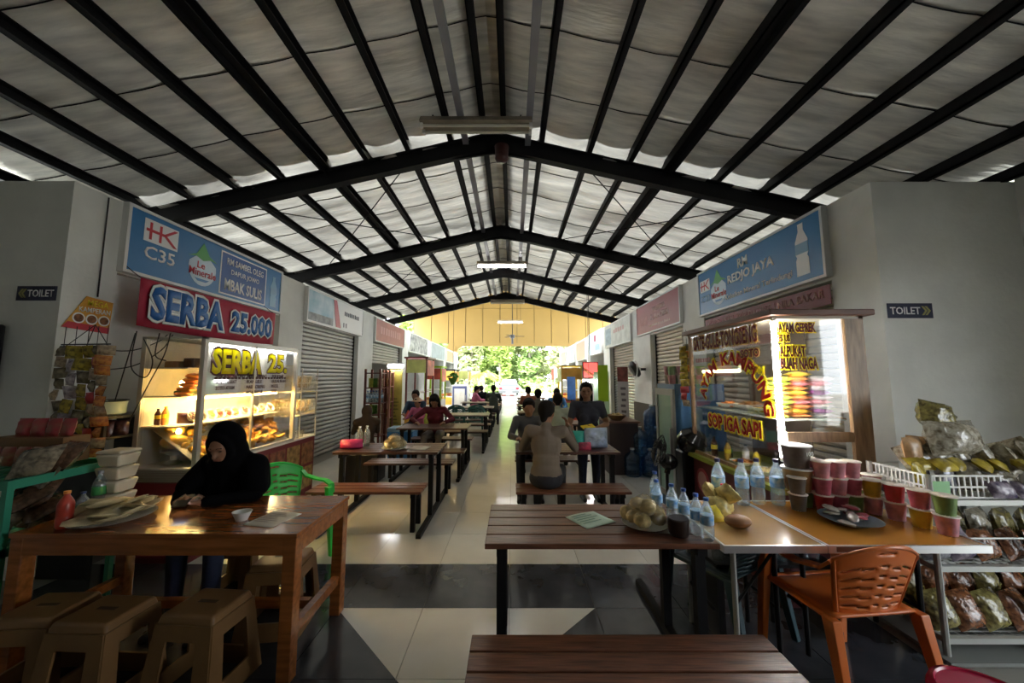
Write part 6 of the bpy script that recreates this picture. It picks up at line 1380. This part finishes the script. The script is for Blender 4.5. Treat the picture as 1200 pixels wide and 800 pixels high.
fixture('brightly lit twin-tube lamp hanging against the yellow gable', -.08, 17.0, 4.20, 1.2, True, rods=4.2)
r = thing('ceiling_fan', 'black ceiling fan hanging on a long rod before the yellow gable', 'fan', (.02, 18.5, 3.65))
part(r, 'rod', MB().cyl((0,0,.1),(0,0,4.75),.02), M_steel); part(r, 'motor', MB().cyl((0,0,-.05),(0,0,.12),.12).cyl((0,0,-.35),(0,0,-.05),.05), M_black)
for k in range(3):
    a = k*2.094+.1; part(r, 'blade', MB().beam((.1*math.cos(a),.1*math.sin(a),.05),(.62*math.cos(a),.62*math.sin(a),.05),.13,.012), M_steel, smooth=0)
# ------------------------------------------------------------------ outside the far opening
M_leaf = [mat('leaf_bright', (.34,.46,.12), .6, var=.4, scale=.7), mat('leaf_mid', (.24,.36,.11), .6, var=.4, scale=.7), mat('leaf_pale', (.42,.48,.24), .6, var=.4, scale=.7)]
M_bark = mat('grey_bark', (.25,.22,.18), .8, var=.3)
def tree(label, x, y, h, w, m, seed, n=2400):
    r = thing('leafy_tree', label, 'tree', (x, y, -.03)); q = random.Random(seed)
    t = MB(); t.tube([(0,0,0),(.1*q.uniform(-1,1),0,h*.3),(.3*q.uniform(-1,1),.1,h*.65),(.2*q.uniform(-1,1),0,h*.92)], .13, 7)
    for k in range(5): a = q.uniform(0,6.28); t.tube([(0,0,h*(.25+.12*k)),(w*.8*math.cos(a),w*.8*math.sin(a),h*(.38+.13*k))], .05, 5)
    part(r, 'trunk', t, M_bark)
    f = MB(); cl = [(q.uniform(-w,w), q.uniform(-w,w), h*q.uniform(.06,1), q.uniform(.55,.85)) for _ in range(40)]
    for k in range(n):
        cx, cy, cz, cr = cl[k % 40]; d = V((q.gauss(0,1), q.gauss(0,1), q.gauss(0,1))).normalized()*cr*q.random()**.4; c = V((cx, cy, cz)) + d
        if c.z < .15: c.z = .15
        a = V((q.uniform(-1,1), q.uniform(-1,1), q.uniform(-.4,.4))).normalized(); b = a.cross(V((q.uniform(-1,1), q.uniform(-1,1), q.uniform(-1,1)))).normalized(); l = q.uniform(.20,.36)
        f.add([c-a*l, c-b*l*.45, c+a*l, c+b*l*.45], [(0,1,2,3)])
    o = part(r, 'foliage', f, m, smooth=0); o['kind'] = 'stuff'; return r
q = random.Random(41)
for row, (y0, nm) in enumerate(((40, 'in the front row across the road'), (45.5, 'in the second row of the wood'), (51, 'in the rear row of the wood'))):
    for i in range(8):
        c = (i+row) % 3
        tree('%s leafy tree beyond the far opening, %s' % (['bright green', 'mid-green', 'pale green'][c], nm), -11.2+3.3*i+1.1*row, y0+.4*(i % 2), q.uniform(9, 11)+1.5*row, .85, M_leaf[c], i+20*row, 5600)
for o in list(COL.objects):
    if o.name.startswith('leafy_tree'): o['group'] = 'trees beyond the far opening'
def palm(label, x, y, h, n, fl, seed):
    r = thing('palm', label, 'palm', (x, y, -.03)); q = random.Random(seed)
    part(r, 'trunk', MB().tube([(0,0,0),(.05,0,h*.5),(0,0,h)], .12, 8), M_bark)
    for k in range(n):
        a = k*2.4; el = q.uniform(.2, 1.2); b = MB(); pts = []
        for s in range(9):
            t = s/8; pts.append(V((math.cos(a)*fl*t*math.cos(el*.6), math.sin(a)*fl*t*math.cos(el*.6), h + fl*(math.sin(el)*t - .75*t*t))))
        b.tube(pts, .015, 4)
        sd = V((-math.sin(a), math.cos(a), 0))
        for s in range(1, 9):
            for g in (-1, 1):
                for e in (0, .5):
                    p = pts[s-1].lerp(pts[s], e); l = fl*.22*(1-.5*abs(s/8-.4)); d = (sd*g + (pts[s]-pts[s-1]).normalized()*.6 - V((0,0,.35))).normalized()
                    w_ = (pts[s]-pts[s-1]).normalized()*.035; b.add([p-w_, p+d*l, p+w_], [(0,1,2)])
        part(r, 'frond', b, mat('frond_green', (.48,.60,.12), .5), smooth=0)
    return r
palm('bright green palm beyond the opening, left of the grey car', -2.9, 37.2, 1.7, 26, 2.2, 3); palm('small palm beyond the opening, right of the grey car', 2.6, 35, .7, 18, 1.8, 5)
for i in range(9):
    o = heap(1.0, .9, 60, .3, 60+i).build('low_shrub', M_leaf[(i+1) % 3], smooth=60, loc=(-9.2+2.35*i, 38.9, -.03)); tag(o, 'low green shrub along the far side of the road', 'shrub', 'shrubs across the road')
# grey car
r = thing('grey_car', 'grey car parked beyond the far opening, rear towards the hall', 'car', (-.25, 31.0, -.03))
Mc = mat('car_grey', (.30,.32,.36), .3, .4, coat=.5)
part(r, 'body', MB().frus(0, 2.0, .30, .85, 1.70, 4.0, 1.74, 4.1), Mc, bevel=.08); part(r, 'cabin', MB().frus(0, 1.6, .85, 1.42, 1.62, 2.6, 1.22, 1.7), mat('car_glass', (.08,.09,.10), .1), bevel=.06); part(r, 'roof_panel', MB().frus(0,1.6,1.42,1.46,1.22,1.7,1.1,1.5), Mc, bevel=.01); part(r, 'bumper', MB().box(-.86,.86,-.10,.05,.28,.52), mat('car_bumper', (.15,.16,.17), .4), bevel=.04)
for a in (-.72, .72):
    for b in (.7, 3.2): part(r, 'wheel', MB().cyl((a-.1, b, .31), (a+.1, b, .31), .31, n=18), M_black)
    part(r, 'tail_light', MB().box(a-.12, a+.12, -.07, -.03, .62, .80), M_red)
    part(r, 'wing_mirror', MB().box(a*1.25-.06, a*1.25+.06, 2.5, 2.6, .92, 1.06), M_black)
part(r, 'number_plate', MB().box(-.24,.24,-.115,-.10,.36,.47), M_wht, smooth=0)
r = thing('road_barrier', 'low red and white barrier rails at the edge of the far opening', 'barrier', (-.75, 25.2, 0))
for a in (0, 1.15): part(r, 'post', MB().box(a, a+.05, 0, .05, 0, .42), M_wht, smooth=0)
for z in (.16, .34):
    for k in range(4): part(r, 'rail', MB().box(.05+.275*k, .05+.275*(k+1), .0, .03, z, z+.06), M_red if k % 2 == 0 else M_wht, smooth=0)
